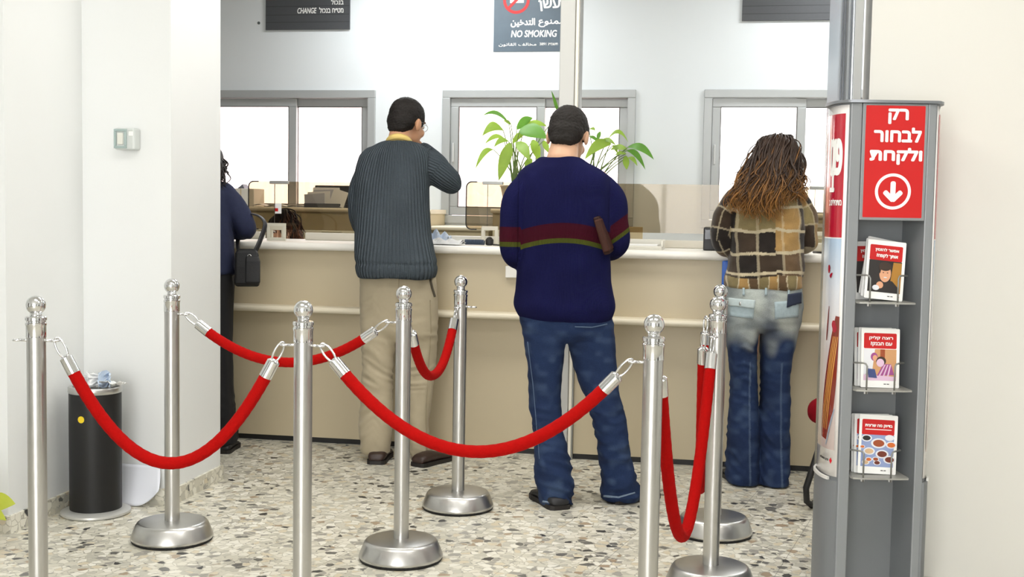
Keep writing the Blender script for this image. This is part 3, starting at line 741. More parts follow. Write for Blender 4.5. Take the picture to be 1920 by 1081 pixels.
# sign panel
sp = MB().box(rx0 + .001, rx1 - .001, -.008, .012, z_sb, zk - .007, .002).build('sign_panel', KLITE, kk)
def KZ(py): return P(1680, py, KY).z
fl = Flat(); fl.poly(rrect(rx0 + .011, rx1 - .011, z_sb + .009, zk - .014, .003), RED)
cx = (rx0 + rx1) / 2; cz = KZ(359); s = KY / F; ro, ri = 33.5 * s, 28 * s
for i in range(48):
    a0, a1 = 2 * math.pi * i / 48, 2 * math.pi * (i + 1) / 48
    fl.poly([(cx + ri * math.cos(a0), cz + ri * math.sin(a0)), (cx + ro * math.cos(a0), cz + ro * math.sin(a0)), (cx + ro * math.cos(a1), cz + ro * math.sin(a1)), (cx + ri * math.cos(a1), cz + ri * math.sin(a1))], WHT, 2)
fl.poly(rrect(cx - 4.8 * s, cx + 4.8 * s, cz - 10 * s, cz + 19 * s, 4 * s), WHT, 2)
for sg in (-1, 1):
    q = []
    for px_, py_ in rrect(-2.2 * s, 23 * s, -4.6 * s, 4.6 * s, 3.5 * s):
        an = math.radians(45 if sg > 0 else 135); q.append((cx + px_ * math.cos(an) - py_ * math.sin(an), cz - 16 * s + px_ * math.sin(an) + py_ * math.cos(an)))
    fl.poly(q, WHT, 3 if sg > 0 else 4)
fl.build('red_face', sp, (0, -.008, 0))
for tx, y0, y1, h0, h1 in (('רק', 204, 233, 1664, 1702), ('לבחור', 239, 267, 1637, 1726), ('ולקחת', 277, 309, 1629, 1727)):
    mid = (h0 + h1) / 2; wpx = h1 - h0
    xm = P(mid, (y0 + y1) / 2, KY).x - xc; hwid = wpx * s / 2
    put_text(tx, WHT, sp, xm - hwid, xm + hwid, KZ(y1), KZ(y0), (0, -.008, 0), bold=.045, rtl=True)
# curved posters
def patch(mb, u0, u1, z0, z1, off, mir=False, nu=14, rot=0):
    gr = []
    for z in np.linspace(z0, z1, 3):
        gr.append([(*on_curve(u, off, mir), z) for u in np.linspace(u0, u1, nu)])
    mb.sheet(gr)
def poly_on(mb, pts, off):
    f = []; n = len(pts); c = (sum(p[0] for p in pts) / n, sum(p[1] for p in pts) / n)
    vs_ = [(*on_curve(c[0], off), c[1])] + [(*on_curve(u, off), z) for u, z in pts]
    mb.add(vs_, [[0, i + 1, (i + 1) % n + 1] for i in range(n)])
def ZP(py): return P(1575, py, KY + .03).z
GLOSSP = lambda n_, c: M(n_, c, .16, coat=.6)
zt_p, zb_p = ZP(201), z_lip + .0
for mir in (False, True):
    mb = MB(); patch(mb, .004, clen[-1] - .05, zb_p, zk - .012, .0012, mir, 40)
    po = mb.build('poster', GLOSSP('poster_white', '#eeeae6'), kk, smooth=True, solid=.0012)
    mb = MB(); patch(mb, .016, clen[-1] - .06, ZP(445), ZP(213), .0026, mir, 40); mb.build('poster_red', GLOSSP('poster_crimson', '#b3152b'), po, smooth=True)
    mb = MB(); patch(mb, .016, clen[-1] - .06, ZP(842), ZP(447), .0026, mir, 40)
    pm = GLOSSP('poster_picture', '#c7c3c6'); nt = pm.node_tree
    if 'ValToRGB' not in [n_.bl_idname for n_ in nt.nodes] and not any(n_.type == 'VALTORGB' for n_ in nt.nodes):
        tc = nt.nodes.new('ShaderNodeTexCoord'); sx_ = nt.nodes.new('ShaderNodeSeparateXYZ'); mr = nt.nodes.new('ShaderNodeMapRange')
        mr.inputs['From Min'].default_value = ZP(842); mr.inputs['From Max'].default_value = ZP(447)
        rp = nt.nodes.new('ShaderNodeValToRGB'); rp.color_ramp.elements[0].color = lin('#b9a9a2'); rp.color_ramp.elements[1].color = lin('#a9bfd6')
        e_ = rp.color_ramp.elements.new(.75); e_.color = lin('#cdd0d6'); e_ = rp.color_ramp.elements.new(.45); e_.color = lin('#cfc6c2')
        nt.links.new(tc.outputs['Object'], sx_.inputs[0]); nt.links.new(sx_.outputs[2], mr.inputs['Value']); nt.links.new(mr.outputs[0], rp.inputs[0])
        nt.links.new(rp.outputs[0], nt.nodes['Principled BSDF'].inputs['Base Color'])
    mb.build('poster_scene', pm, po, smooth=True)
    if not mir: PO = po
BRW = GLOSSP('poster_brown', '#7a2a1c'); TAN = GLOSSP('poster_tan', '#c98b45'); DRD = GLOSSP('poster_darkred', '#a01226')
GRYP = GLOSSP('poster_steel', '#8d97a3')
def band(pa, pb, w0, w1, n=14):
    pa = np.array(pa); pb = np.array(pb); d = (pb - pa) / np.linalg.norm(pb - pa); nn = np.array([-d[1], d[0]]); L_, R_ = [], []
    for t in np.linspace(0, 1, n):
        w_ = (w0 + (w1 - w0) * t) * (math.sin(math.pi * (t * .9 + .05)) ** .35); p = pa + (pb - pa) * t
        L_.append(tuple(p + nn * w_)); R_.append(tuple(p - nn * w_))
    return L_ + R_[::-1]
def strip_on(mb, poly, off):
    h = len(poly) // 2; L_, R_ = poly[:h], poly[h:][::-1]; gr = []
    for a, b in zip(L_, R_):
        gr.append([(*on_curve(a[0] + (b[0] - a[0]) * t, off), a[1] + (b[1] - a[1]) * t) for t in np.linspace(0, 1, 5)])
    mb.sheet(gr)
mb = MB(); strip_on(mb, band((.072, ZP(824)), (.020, ZP(592)), .046, .014), .0036); strip_on(mb, band((.078, ZP(640)), (.066, ZP(575)), .006, .003), .0037)
mb.build('cake_print', BRW, PO)
mb = MB()
for k in range(4): strip_on(mb, band((.092 - k * .012, ZP(806)), (.034 - k * .006, ZP(630)), .0032, .0025), .0044)
mb.build('stick_print', TAN, PO)
mb = MB()
for u, y in ((.03, 615), (.034, 608), (.075, 505)): poly_on(mb, [(u + .009 * math.cos(q), ZP(y) + .014 * math.sin(q)) for q in np.linspace(0, 6.28, 14, endpoint=False)], .0048)
strip_on(mb, band((.066, ZP(520)), (.05, ZP(512)), .008, .003), .0046)
mb.build('berry_print', DRD, PO)
mb = MB(); strip_on(mb, band((.055, ZP(835)), (.02, ZP(765)), .004, .003), .0042); mb.build('fork_print', GRYP, PO)
W = lambda off: (lambda x, z, k=0: (*on_curve(-x, off + k * .00012), z))
for tx, u0, u1, ya, yb, bo in (('פוט', .022, .10, 330, 258, .035), ('ב', .058, .098, 360, 318, .035), ('מתחילים ב', .02, .095, 385, 372, .02)):
    put_text(tx, WHT, PO, -u1, -u0, ZP(ya), ZP(yb), bold=bo, rtl=True, warp=W(.0034))
LOGO = GLOSSP('emblem_red', '#c81025')
mb = MB(); dz = ZP(862); poly_on(mb, [(.022, dz), (.028, dz + .011), (.034, dz), (.028, dz - .011)], .0034); mb.build('diamond_emblem', LOGO, PO)
put_text('בנק הפועלים', M('print_black', '#1d1d1d', .5), PO, -.10, -.038, dz - .005, dz + .006, bold=.02, rtl=True, warp=W(.0030))
# aluminium column that stands behind the display up to the ceiling
xa = P(1573, 100, 4.2).x; xb = P(1600, 100, 4.12).x; xd = P(1617.5, 100, 4.12).x
pts = [(xd, 4.12), (xb, 4.12)] + [(xb - (xb - xa) * math.sin(q), 4.12 + .10 - .10 * math.cos(q)) for q in np.linspace(.15, math.pi / 2, 9)] + [(xa, 4.34), (xd, 4.34)]
ac_ = MB().prism([(x - xd, y - 4.12) for x, y in pts], 0, CEIL).build('metal_post', M('post_metal', '#a7abb0', .22, .85), None, (xd, 4.12, 0), angle=35)
tag(ac_, 'shiny rounded metal post rising behind the brochure column to the ceiling', 'post')
MB().box(-.03, -.002, -.004, .002, 0, CEIL, .001).build('flat_trim', M('post_flat', '#b7b8b6', .4, .3), ac_)
for q in (.018, .05, .062): MB().tube([(xb - xd - (xb - xa) * math.sin(q * 18), .10 - .10 * math.cos(q * 18) - .0015, 0), (xb - xd - (xb - xa) * math.sin(q * 18), .10 - .10 * math.cos(q * 18) - .0015, CEIL)], .002, 6).build('groove', M('post_groove', '#5c6066', .4, .5), ac_)

# racks and brochures
def rack(py):
    zz = P(1665, py, KY).z
    r = MB().prism([(-.088, .08), (-.094, -.02), (-.09, -.035), (-.06, -.04), (.06, -.04), (.09, -.035), (.094, -.02), (.088, .08)], zz - .004, zz + .001).build('rack_shelf', M('rack_grey', '#a4a39c', .45, .3), kk)
    r.location.x = (rx0 + rx1) / 2 - .012
    mb = MB()
    for sg in (-1, 1):
        x = sg * .045 - .013; mb.tube([(x, -.036, zz - .012), (x, -.036, zz + .078), (x + sg * .004, -.034, zz + .086), (x + sg * .012, -.03, zz + .088), (x + sg * .04, .0, zz + .086), (x + sg * .04, .095, zz + .084)], .003, 8)
    mb.build('wire_guard', M('wire_grey', '#8f8f8b', .35, .7), r, smooth=True)
    mb = MB()
    for sg in (-1, 1): mb.lathe([(.006, -.012), (.006, -.004)], 10, (sg * .045 - .013, -.03, zz))
    mb.build('screw', M('screw_white', '#d8d8d6', .4), r)
    return zz
rz1, rz2, rz3 = rack(566), rack(729), rack(892)
BW, BH = 73 * KY / F, 112 * KY / F
PB_ = lambda n_, c: M('print_' + n_, c, .5)
INK = PB_('ink', '#26211f'); FLESH = PB_('flesh', '#d9a07c'); HAIRP = PB_('hair', '#3a2a20'); OCH = PB_('ochre', '#a8772a'); PURP = PB_('purple', '#9b4a86'); LILAC = PB_('lilac', '#d9b9cf'); NAVYP = PB_('navy', '#3f4c7d')
SAND = PB_('sand', '#c99768'); LINEN = PB_('linen', '#dfe0e4'); SOUP = PB_('soup', '#9c4a25'); MEAT = PB_('meat', '#6d2f1e'); ORNG = PB_('orange', '#cf6a2b'); BREAD = PB_('bread', '#d2b18a'); BLUEC = PB_('bluecloth', '#8d9cc4')
def brochure(kind, dx, dy, zz, lean, tilt, label, group):
    o = empty('brochure', (K0.x + (rx0 + rx1) / 2 - .012 + dx, K0.y + dy, zz + .0015 + abs(math.sin(tilt)) * BW / 2), 0, label, 'brochure', group)
    o.rotation_euler = (-lean, tilt, 0)
    h = BW / 2
    MB().prism(rrect(-h, h, 0, BH, .004), 0, .0022, lambda x, y, z: (x, z, y)).build('cover', WHT, o)
    f = Flat(); X = lambda t: -h + t * BW; Z = lambda t: t * BH
    f.poly(rrect(X(.07), X(.92), Z(.66), Z(.92), .004), RED, 0)
    if kind == 0:
        f.poly([(X(.07), Z(.12)), (X(.92), Z(.12)), (X(.92), Z(.66)), (X(.07), Z(.66))], INK)
        f.poly([(X(.62), Z(.12)), (X(.92), Z(.12)), (X(.92), Z(.64)), (X(.7), Z(.64))], OCH, 1)
        f.poly([(X(.22), Z(.12)), (X(.3), Z(.3)), (X(.48), Z(.34)), (X(.7), Z(.32)), (X(.88), Z(.2)), (X(.9), Z(.12))], INK, 2)
        f.poly(circ(X(.5), Z(.44), BW * .15, BH * .145, 24), FLESH, 3)
        f.poly(circ(X(.49), Z(.56), BW * .165, BH * .075, 20), HAIRP, 4)
        f.poly([(X(.35), Z(.44)), (X(.37), Z(.44)), (X(.4), Z(.55)), (X(.34), Z(.55))], HAIRP, 5)
        for sx__ in (.45, .56): f.poly(circ(X(sx__), Z(.455), BW * .018, BH * .008, 8), HAIRP, 5)
        f.poly(circ(X(.51), Z(.375), BW * .045, BH * .01, 12), LINEN, 5)
        f.poly(circ(X(.38), Z(.24), BW * .09, BH * .06, 14), FLESH, 5); f.poly(circ(X(.28), Z(.19), BW * .09, BH * .045, 12), LINEN, 6)
        t1, t2 = 'אפשר להזמין', 'אותך לקפה?'
    elif kind == 1:
        f.poly([(X(.07), Z(.12)), (X(.92), Z(.12)), (X(.92), Z(.65)), (X(.07), Z(.65))], SAND)
        f.poly([(X(.07), Z(.2)), (X(.3), Z(.3)), (X(.36), Z(.65)), (X(.07), Z(.65))], LINEN, 1)
        f.poly([(X(.5), Z(.45)), (X(.62), Z(.45)), (X(.62), Z(.65)), (X(.5), Z(.65))], SOUP, 1)
        f.poly([(X(.07), Z(.12)), (X(.92), Z(.12)), (X(.92), Z(.19)), (X(.07), Z(.22))], LILAC, 1)
        f.poly(circ(X(.34), Z(.52), BW * .09, BH * .07, 16), PURP, 2); f.poly(circ(X(.36), Z(.5), BW * .06, BH * .05, 16), FLESH, 3)
        f.poly(circ(X(.52), Z(.45), BW * .13, BH * .075, 18), HAIRP, 3); f.poly(circ(X(.5), Z(.42), BW * .1, BH * .07, 18), LILAC, 4)
        f.poly([(X(.42), Z(.2)), (X(.86), Z(.22)), (X(.78), Z(.4)), (X(.58), Z(.4))], PURP, 3)
        for k in range(3): f.poly([(X(.46 + k * .11), Z(.2)), (X(.5 + k * .11), Z(.2)), (X(.64 + k * .07), Z(.39)), (X(.61 + k * .07), Z(.39))], LILAC, 5)
        f.poly([(X(.2), Z(.17)), (X(.42), Z(.16)), (X(.36), Z(.31)), (X(.17), Z(.32))], NAVYP, 5)
        t1, t2 = 'רוצה קליק', 'עם הבנק?'
    else:
        f.poly([(X(.07), Z(.12)), (X(.92), Z(.12)), (X(.92), Z(.66)), (X(.07), Z(.66))], BLUEC)
        for k, (cx_, cz_, r_, m_) in enumerate(((.52, .52, .2, SOUP), (.2, .6, .14, INK), (.85, .5, .14, ORNG), (.28, .38, .15, BREAD), (.62, .34, .17, MEAT), (.28, .24, .09, ORNG), (.46, .25, .09, SOUP), (.2, .15, .1, BREAD), (.5, .15, .1, MEAT), (.82, .25, .16, MEAT), (.1, .45, .07, ORNG), (.8, .62, .12, LINEN))):
            z_min = max(cz_, .15 + r_ * .3)
            f.poly(circ(X(cx_), Z(max(cz_, .19)), BW * r_ * 1.0, BH * r_ * .42, 18), LINEN, 1); f.poly(circ(X(cx_), Z(max(cz_, .19)), BW * r_ * .74, BH * r_ * .3, 18), m_, 2)
        t1, t2 = 'בדיוק מה שרצית', None
    for xx in (.6, .68): f.poly([(X(xx), Z(.055)), (X(xx + .06), Z(.055)), (X(xx + .06), Z(.068)), (X(xx), Z(.068))], INK, 1)
    f.poly([(X(.86), Z(.06)), (X(.885), Z(.075)), (X(.91), Z(.06)), (X(.885), Z(.045))], RED, 1)
    c_ = f.build('cover_print', o, (0, 0, 0))
    if t2:
        put_text(t1, WHT, o, X(.2), X(.82), Z(.80), Z(.87), bold=.04, rtl=True); put_text(t2, WHT, o, X(.24), X(.8), Z(.695), Z(.775), bold=.04, rtl=True)
    else:
        put_text(t1, WHT, o, X(.14), X(.86), Z(.78), Z(.84), bold=.045, rtl=True)
        f2 = Flat(); f2.poly([(X(.16), Z(.745)), (X(.84), Z(.745)), (X(.84), Z(.757)), (X(.16), Z(.757))], WHT, 1); f2.build('underline', o, (0, 0, 0))
    return o
gt = 'brochures in the top rack'; gm = 'brochures in the middle rack'; gb = 'brochures in the bottom rack'
brochure(0, -.012, .075, rz1, .16, -.02, 'rearmost red and white brochure in the top rack, showing at the left', gt)
brochure(0, -.006, .055, rz1, .17, .19, 'brochure in the top rack leaning to the right behind the front one', gt)
brochure(0, -.004, .035, rz1, .17, .12, 'second brochure from the front in the top rack, tilted', gt)
brochure(0, .0, .012, rz1, .16, .09, 'front brochure in the top rack, showing a smiling dark haired man', gt)
brochure(1, -.009, .05, rz2, .12, .0, 'rearmost brochure in the middle rack', gm)
brochure(1, -.004, .032, rz2, .12, .02, 'middle one of the three brochures in the middle rack', gm)
brochure(1, .0, .012, rz2, .11, .015, 'front brochure in the middle rack, showing a child at a laptop', gm)
brochure(2, -.009, .05, rz3, .1, .0, 'rearmost brochure in the bottom rack', gb)
brochure(2, -.006, .033, rz3, .1, .012, 'middle one of the three brochures in the bottom rack', gb)
brochure(2, .0, .012, rz3, .1, .04, 'front brochure in the bottom rack, showing plates of food', gb)

# ------------------------------------------------------------------ red chair behind the column
ch = empty('visitor_chair', G(1626, 948), 0, 'red upholstered chair with black frame, half hidden behind the brochure column', 'chair')
ch.rotation_euler = (0, 0, -.5)
REDC = M('chair_red', '#7a0b18', .9, spec=.1, bump=.3, bscale=400)
mb = MB(); mb.box(-.23, .23, -.23, .23, .375, .485, .05, 6); mb.build('seat', REDC, ch, smooth=True)
mb = MB(); mb.box(-.21, .21, .21, .27, .58, .86, .03, 5); mb.build('backrest', REDC, ch, smooth=True)
for sg in (-1, 1):
    x = sg * .2
    MB().tube([(x * .7, -.16, .39), (x * .78, -.18, .34), (x * 1.06, -.235, .1), (x * 1.05, -.225, .04), (x, -.18, .014), (x, .2, .014)], .014, 10).build('front_leg', BLACKP, ch, smooth=True)
    MB().tube([(x, .18, .39), (x, .24, .4), (x, .26, .5), (x, .265, .8)], .012, 10).build('back_support', BLACKP, ch, smooth=True)
MB().tube([(-.2, .2, .014), (.2, .2, .014)], .013, 10).build('cross_bar', BLACKP, ch)

# ------------------------------------------------------------------ things on the counter and cabinets
random.seed(11)
def on_plane(px, py, b): a, z = PB(px, py, b); return a, z
# white notice box on the counter front
a0, z0 = PB(948, 520, -.05); a1, z1 = PB(990, 499, -.05)
o = MB().box(a0, a1, -.06, -.036, z0, z1, .003).build('notice_box', M('box_white', '#e3e1da', .5), None, O0, RA); tag(o, 'small white box fixed under the counter edge left of the navy sweater man', 'box')
# blue folder standing on the ledge
a0, z0 = PB(1351, 603, -.16); a1, _ = PB(1385, 603, -.16); zt = PB(1357, 489, -.16)[1]
o = empty('folder', R(a0, -.15, zsh), RA, 'bright blue folder standing on the counter ledge beside the long haired woman', 'folder')
MB().box(0, a1 - a0, -.012, .012, 0, zt - zsh, .004).build('cover', M('folder_blue', '#1c5fc0', .4), o)
MB().box(.006, a1 - a0 + .002, -.008, .008, .004, zt - zsh - .004).build('paper_block', PAPER, o)
# crumpled papers right of the grey sweater
lab = ['crumpled bluish paper heap on the counter right of the grey sweater man', 'white paper slip lying in front of the crumpled heap', 'small white paper nearest the coiled cord']
for i, (p0, p1, py, hh, bb) in enumerate(((806, 842, 448, .085, .14), (812, 866, 449, .035, .09), (852, 869, 448, .02, .1))):
    a0 = PB(p0, py, bb)[0]; a1 = PB(p1, py, bb)[0]; gr = []
    for v in np.linspace(0, 1, 10):
        gr.append([(a0 + (a1 - a0) * u, bb - .07 + .16 * v, zl + .004 + hh * math.sin(math.pi * v) * (.35 + .65 * abs(math.sin(u * 7 + v * 5 + i))) * (1 - .3 * u) + random.uniform(0, .003)) for u in np.linspace(0, 1, 12)])
    o = MB().sheet(gr).build('crumpled_paper', M('paper_bluish', '#cfdcee', .7) if i == 0 else PAPER, None, O0, RA, solid=.0008); tag(o, lab[i], 'paper', 'papers beside the grey sweater man')
# coiled cord and bead chain with its dark holder
a0 = PB(872, 447, .17)[0]; a1 = PB(908, 447, .17)[0]
mb = MB(); mb.tube([(a0 + (a1 - a0) * t, .17 + .012 * math.cos(t * 95), zl + .016 + .012 * math.sin(t * 95)) for t in np.linspace(0, 1, 220)], .0032, 6)
o = mb.build('coiled_cord', M('cord_blue', '#3c4a60', .5), None, O0, RA, smooth=True); tag(o, 'dark blue coiled telephone cord on the counter', 'cord')
ax = PB(918, 447, .17)[0]
o = MB().lathe([(.012, 0), (.021, .004), (.022, .03), (.012, .042), (.004, .046)], 20).build('pen_stand', BLACKP, None, R(ax, .17, zl), RA, angle=40); tag(o, 'small black pen stand beside the coiled cord', 'pen stand')
mb = MB(); a1 = PB(945, 452, .06)[0]
for t in np.linspace(0, 1, 26): mb.ell((ax + .025 + (a1 - ax) * t, .15 - .12 * t + .01 * math.sin(t * 9), zl + .0045), (.0042, .0042, .0042), 8)
o = mb.build('bead_chain', M('chain_dark', '#4b4a48', .3, .8), None, O0, RA); tag(o, 'dark bead chain lying on the counter from the pen stand', 'chain')
# trays right of the navy sweater
a0 = PB(1150, 455, .12)[0]; a1 = PB(1245, 455, .12)[0]
o = empty('document_tray', R((a0 + a1) / 2, .12, zl), RA, 'low pale document tray on the counter right of the navy sweater man', 'tray')
h = (a1 - a0) / 2
MB().box(-h, h, -.1, .1, 0, .008, .003).build('tray_base', M('tray_pale', '#d7d5cb', .45), o)
mb = MB().box(-h, h, -.1, -.09, .008, .02, .002).box(h - .01, h, -.1, .1, .008, .048, .002).box(-h, h, .09, .1, .008, .05, .002); mb.build('tray_wall', M('tray_pale', '#d7d5cb', .45), o)
MB().box(-h + .02, h - .03, -.085, .08, .009, .026, .002).build('paper_stack', PAPER, o)
a0 = PB(1172, 440, .36)[0]; a1 = PB(1205, 440, .36)[0]; zt = PB(1190, 425, .36)[1]
o = MB().box(a0, a1, .35, .37, zl, zt, .003).box(a0 - .004, a1 + .004, .33, .39, zl, zl + .012, .003).build('card_holder', M('holder_beige', '#cdc3a4', .45), None, O0, RA); tag(o, 'beige card holder behind the glass right of the navy sweater man', 'card holder')
# dark card reader left of the woman
a0 = PB(1319, 452, .15)[0]; a1 = PB(1350, 452, .15)[0]; zt = PB(1330, 426, .15)[1]
o = empty('card_terminal', R(a0, .15, zl), RA, 'dark card terminal on the counter left of the long haired woman', 'terminal')
MB().box(0, a1 - a0, -.05, .05, 0, zt - zl, .006).build('housing', BLACKP, o); MB().box(.008, a1 - a0 - .008, -.053, -.049, (zt - zl) * .5, (zt - zl) * .9).build('screen', M('screen_grey', '#3d4246', .2), o)
# cable and paper by the right end
gx = PB(1535, 470, .02)[0]
mb = MB().tube([(gx - .02, .1, zl + .005), (gx, .03, zl + .006), (gx + .03, -.0, zl + .006), (gx + .06, .02, zl + .006), (gx + .1, .1, zl + .006)], .005, 8); o = mb.build('cable', BLACKP, None, O0, RA, smooth=True); tag(o, 'black cable loop on the counter beside the brochure column', 'cable')
a0 = PB(1538, 448, .3)[0]; a1 = PB(1575, 448, .3)[0]; zt = PB(1545, 438, .3)[1]
o = empty('paper_box', R(a0, .12, zl), RA, 'pale box on the counter at the right, partly behind the brochure column', 'box')
MB().box(0, a1 - a0, -.08, .08, 0, .085, .004).build('box_body', M('box_cream', '#dcd7c6', .5), o); MB().box(.004, a1 - a0 - .004, -.05, .05, .085, .1, .003).build('lid', M('box_white', '#e3e1da', .5), o)
# labels on the right cabinet
for k, (p0, p1, y0, y1) in enumerate(((1531, 1543, 419, 426), (1535, 1545, 439, 447))):
    q = cab3[4] - .0; a0, z0 = PB(p0, y1, q); a1, z1 = PB(p1, y0, q)
    if k == 0:
        lb = MB().box(a0, a1, q - .003, q + .003, z0, z1).build('cabinet_label', PAPER, None, O0, RA); lb.parent = cab3[0]; lb.matrix_parent_inverse = (Matrix.Translation(cab3[0].location) @ Matrix.Rotation(RA, 4, 'Z')).inverted()
# monitor, letter rack, papers and box on the left cabinet
zc = cab1[3]; bb = cab1[4] + .29
a0 = PB(592, 370, bb)[0]; a1 = PB(700, 370, bb)[0]; zt = PB(620, 347.5, bb)[1]
o = empty('monitor', R((a0 + a1) / 2, bb, zc), RA, 'black monitor back on the left cabinet behind the grey sweater man', 'monitor')
h = (a1 - a0) / 2
MB().box(-.1, .1, -.08, .08, 0, .012, .004).build('stand', BLACKP, o); MB().box(-.03, .03, -.02, .02, .01, .06, .004).build('neck', BLACKP, o)
MB().box(-h, h, -.025, .025, .022, zt - zc, .008).build('housing', BLACKP, o); MB().box(-h + .02, -h + .05, -.0265, -.024, zt - zc - .022, zt - zc - .014).build('badge', M('badge_grey', '#8a8d92', .4), o)
bb2 = cab1[4] + .09
labs = ['grey and white envelope standing at the left of the letter rack', 'grey envelope in the letter rack behind the leftmost', 'white envelope at the middle of the letter rack', 'tall pale envelope at the back of the letter rack', 'white envelope leaning right beside the letter rack']
for i, (p0, p1, py, db, tl) in enumerate(((574, 612, 364, -.03, -.08), (578, 620, 360, -.01, -.06), (586, 626, 356, .015, -.03), (582, 632, 352, .04, 0), (618, 646, 359, -.02, .3))):
    a0 = PB(p0, 380, bb2)[0]; a1 = PB(p1, 380, bb2)[0]; zt = PB(600, py, bb2)[1]
    o = MB().box(-(a1 - a0) / 2, (a1 - a0) / 2, -.002, .002, 0, zt - zc, .001).build('envelope', [M('envelope_grey', '#b9bcc8', .6), PAPER][i % 2 if i < 4 else 1], None, R((a0 + a1) / 2, bb2 + db, zc + (.0045 if i < 4 else .016)), RA)
    o.rotation_euler = (-.12, tl, RA); tag(o, labs[i], 'envelope', 'envelopes in the letter rack')
a0 = PB(576, 385, bb2)[0]; a1 = PB(640, 385, bb2)[0]
o = empty('letter_rack', R((a0 + a1) / 2, bb2, zc), RA, 'dark low letter rack holding envelopes on the left cabinet', 'letter rack'); h = (a1 - a0) / 2
MB().box(-h, h, -.07, .09, 0, .004, .001).build('rack_base', M('rack_dark', '#55585f', .5), o)
for k, y in enumerate((-.065, -.045, -.02, .005, .03, .085)): MB().box(-h, h, y - .0015, y + .0015, .004, .03).build('divider', M('rack_dark', '#55585f', .5), o)
for i, (p0, p1) in enumerate(((480, 516), (521, 566))):
    a0 = PB(p0, 384, bb2)[0]; a1 = PB(p1, 384, bb2)[0]; gr = []
    for v in np.linspace(0, 1, 6): gr.append([(a0 + (a1 - a0) * u, bb2 - .09 + .2 * v, zc + .003 + .016 * abs(math.sin(u * 4 + i + v))) for u in np.linspace(0, 1, 12)])
    o = MB().sheet(gr).build('paper_sheet', PAPER, None, O0, RA, smooth=True, solid=.001); tag(o, ['loose white paper on the left cabinet near the white carton', 'second loose white paper on the left cabinet, next to the letter rack'][i], 'paper', 'loose papers on the left cabinet')
a0 = PB(437, 380, bb)[0]; a1 = PB(486, 380, bb)[0]; zt = PB(455, 353.5, bb)[1]
o = empty('carton', R((a0 + a1) / 2, bb, zc), RA, 'white carton on the left cabinet behind the woman in the navy jacket', 'carton'); h = (a1 - a0) / 2
MB().box(-h, h, -.1, .1, 0, zt - zc, .004).build('box_body', M('carton_white', '#d9d6cc', .6), o); MB().box(-.005, .005, -.1005, .1, zt - zc - .06, zt - zc + .0005).build('tape', M('tape_tan', '#c9bb9a', .5), o)
a0 = PB(450, 350, bb)[0]; a1 = PB(463, 350, bb)[0]; z2 = PB(457, 345, bb)[1]
o = MB().add([(a0, bb - .05, zt + .001), (a1, bb - .05, zt + .001), (a1, bb + .05, zt + .001), (a0, bb + .05, zt + .001), ((a0 + a1) / 2 + .01, bb - .04, z2), ((a0 + a1) / 2 + .01, bb + .04, z2)], [[0, 1, 4], [1, 2, 5, 4], [2, 3, 5], [3, 0, 4, 5], [0, 3, 2, 1]]).build('desk_calendar', M('calendar_grey', '#5b5e66', .5), None, O0, RA); tag(o, 'small dark grey desk calendar on top of the white carton', 'calendar')
# card frame on the counter in front of the teller, sticker on the glass
bb = .2; a0, _ = PB(500.5, 440, bb); a1, _ = PB(536, 440, bb); zt = PB(518, 420, bb)[1]
o = empty('card_holder', R((a0 + a1) / 2, bb, zl), RA, 'pale empty card frame standing on the counter in front of the teller', 'frame')
h = (a1 - a0) / 2; mb = MB(); frame(mb, -h, h, 0, zt - zl + .006, .017, -.006, .006, .002); mb.build('frame_border', M('frame_pale', '#d3d0c2', .45), o)
q = .27; a0, z0 = PB(515, 400, q); a1, z1 = PB(527, 381, q)
f = Flat(); f.poly([(0, 0), (a1 - a0, 0), (a1 - a0, z1 - z0), (0, z1 - z0)], PAPER); f.poly([(0, .012), (.018, .012), (.018, .03), (0, .03)], RED, 1)
o = f.build('glass_sticker', None, R(a0, .276, z0), RA); tag(o, 'white sticker with a red square on the glass above the teller', 'sticker')
# ------------------------------------------------------------------ people
def vnoise(p, scale, seed=0):
    """smooth value noise in numpy, p is n x 3"""
    q = p * scale + seed * 17.13; i = np.floor(q).astype(np.int64); f = q - i; f = f * f * (3 - 2 * f); out = 0
    def h(a):
        n = (a[:, 0] * 374761393 + a[:, 1] * 668265263 + a[:, 2] * 2147483647 + seed * 1013904223) & 0x7fffffff
        n = ((n ^ (n >> 13)) * 1274126177) & 0x7fffffff
        return ((n ^ (n >> 16)) & 0xffff) / 65535.0
    for dx in (0, 1):
        for dy in (0, 1):
            for dz in (0, 1):
                wgt = (f[:, 0] if dx else 1 - f[:, 0]) * (f[:, 1] if dy else 1 - f[:, 1]) * (f[:, 2] if dz else 1 - f[:, 2])
                out = out + wgt * h(i + np.array([dx, dy, dz]))
    return out
def remesh(mb, name, voxel, smooth=6, fac=.5):
    me = mb.mesh('tmp'); bm = bmesh.new(); bm.from_mesh(me); bmesh.ops.recalc_face_normals(bm, faces=bm.faces); bm.to_mesh(me); bm.free()
    o = bpy.data.objects.new('tmp', me); COL.objects.link(o)
    r = o.modifiers.new('r', 'REMESH'); r.mode = 'VOXEL'; r.voxel_size = voxel; r.adaptivity = 0
    if smooth:
        s = o.modifiers.new('s', 'SMOOTH'); s.iterations = smooth; s.factor = fac
    dg = bpy.context.evaluated_depsgraph_get(); dg.update()
    out = bpy.data.meshes.new_from_object(o.evaluated_get(dg)); bpy.data.objects.remove(o); bpy.data.meshes.remove(me)
    out.name = name; return out
def co_of(me):
    a = np.zeros(len(me.vertices) * 3, np.float32); me.vertices.foreach_get('co', a); return a.reshape(-1, 3).astype(float)
def no_of(me):
    a = np.zeros(len(me.vertices) * 3, np.float32); me.vertices.foreach_get('normal', a); return a.reshape(-1, 3).astype(float)
def set_co(me, c): me.vertices.foreach_set('co', c.astype(np.float32).ravel()); me.update()
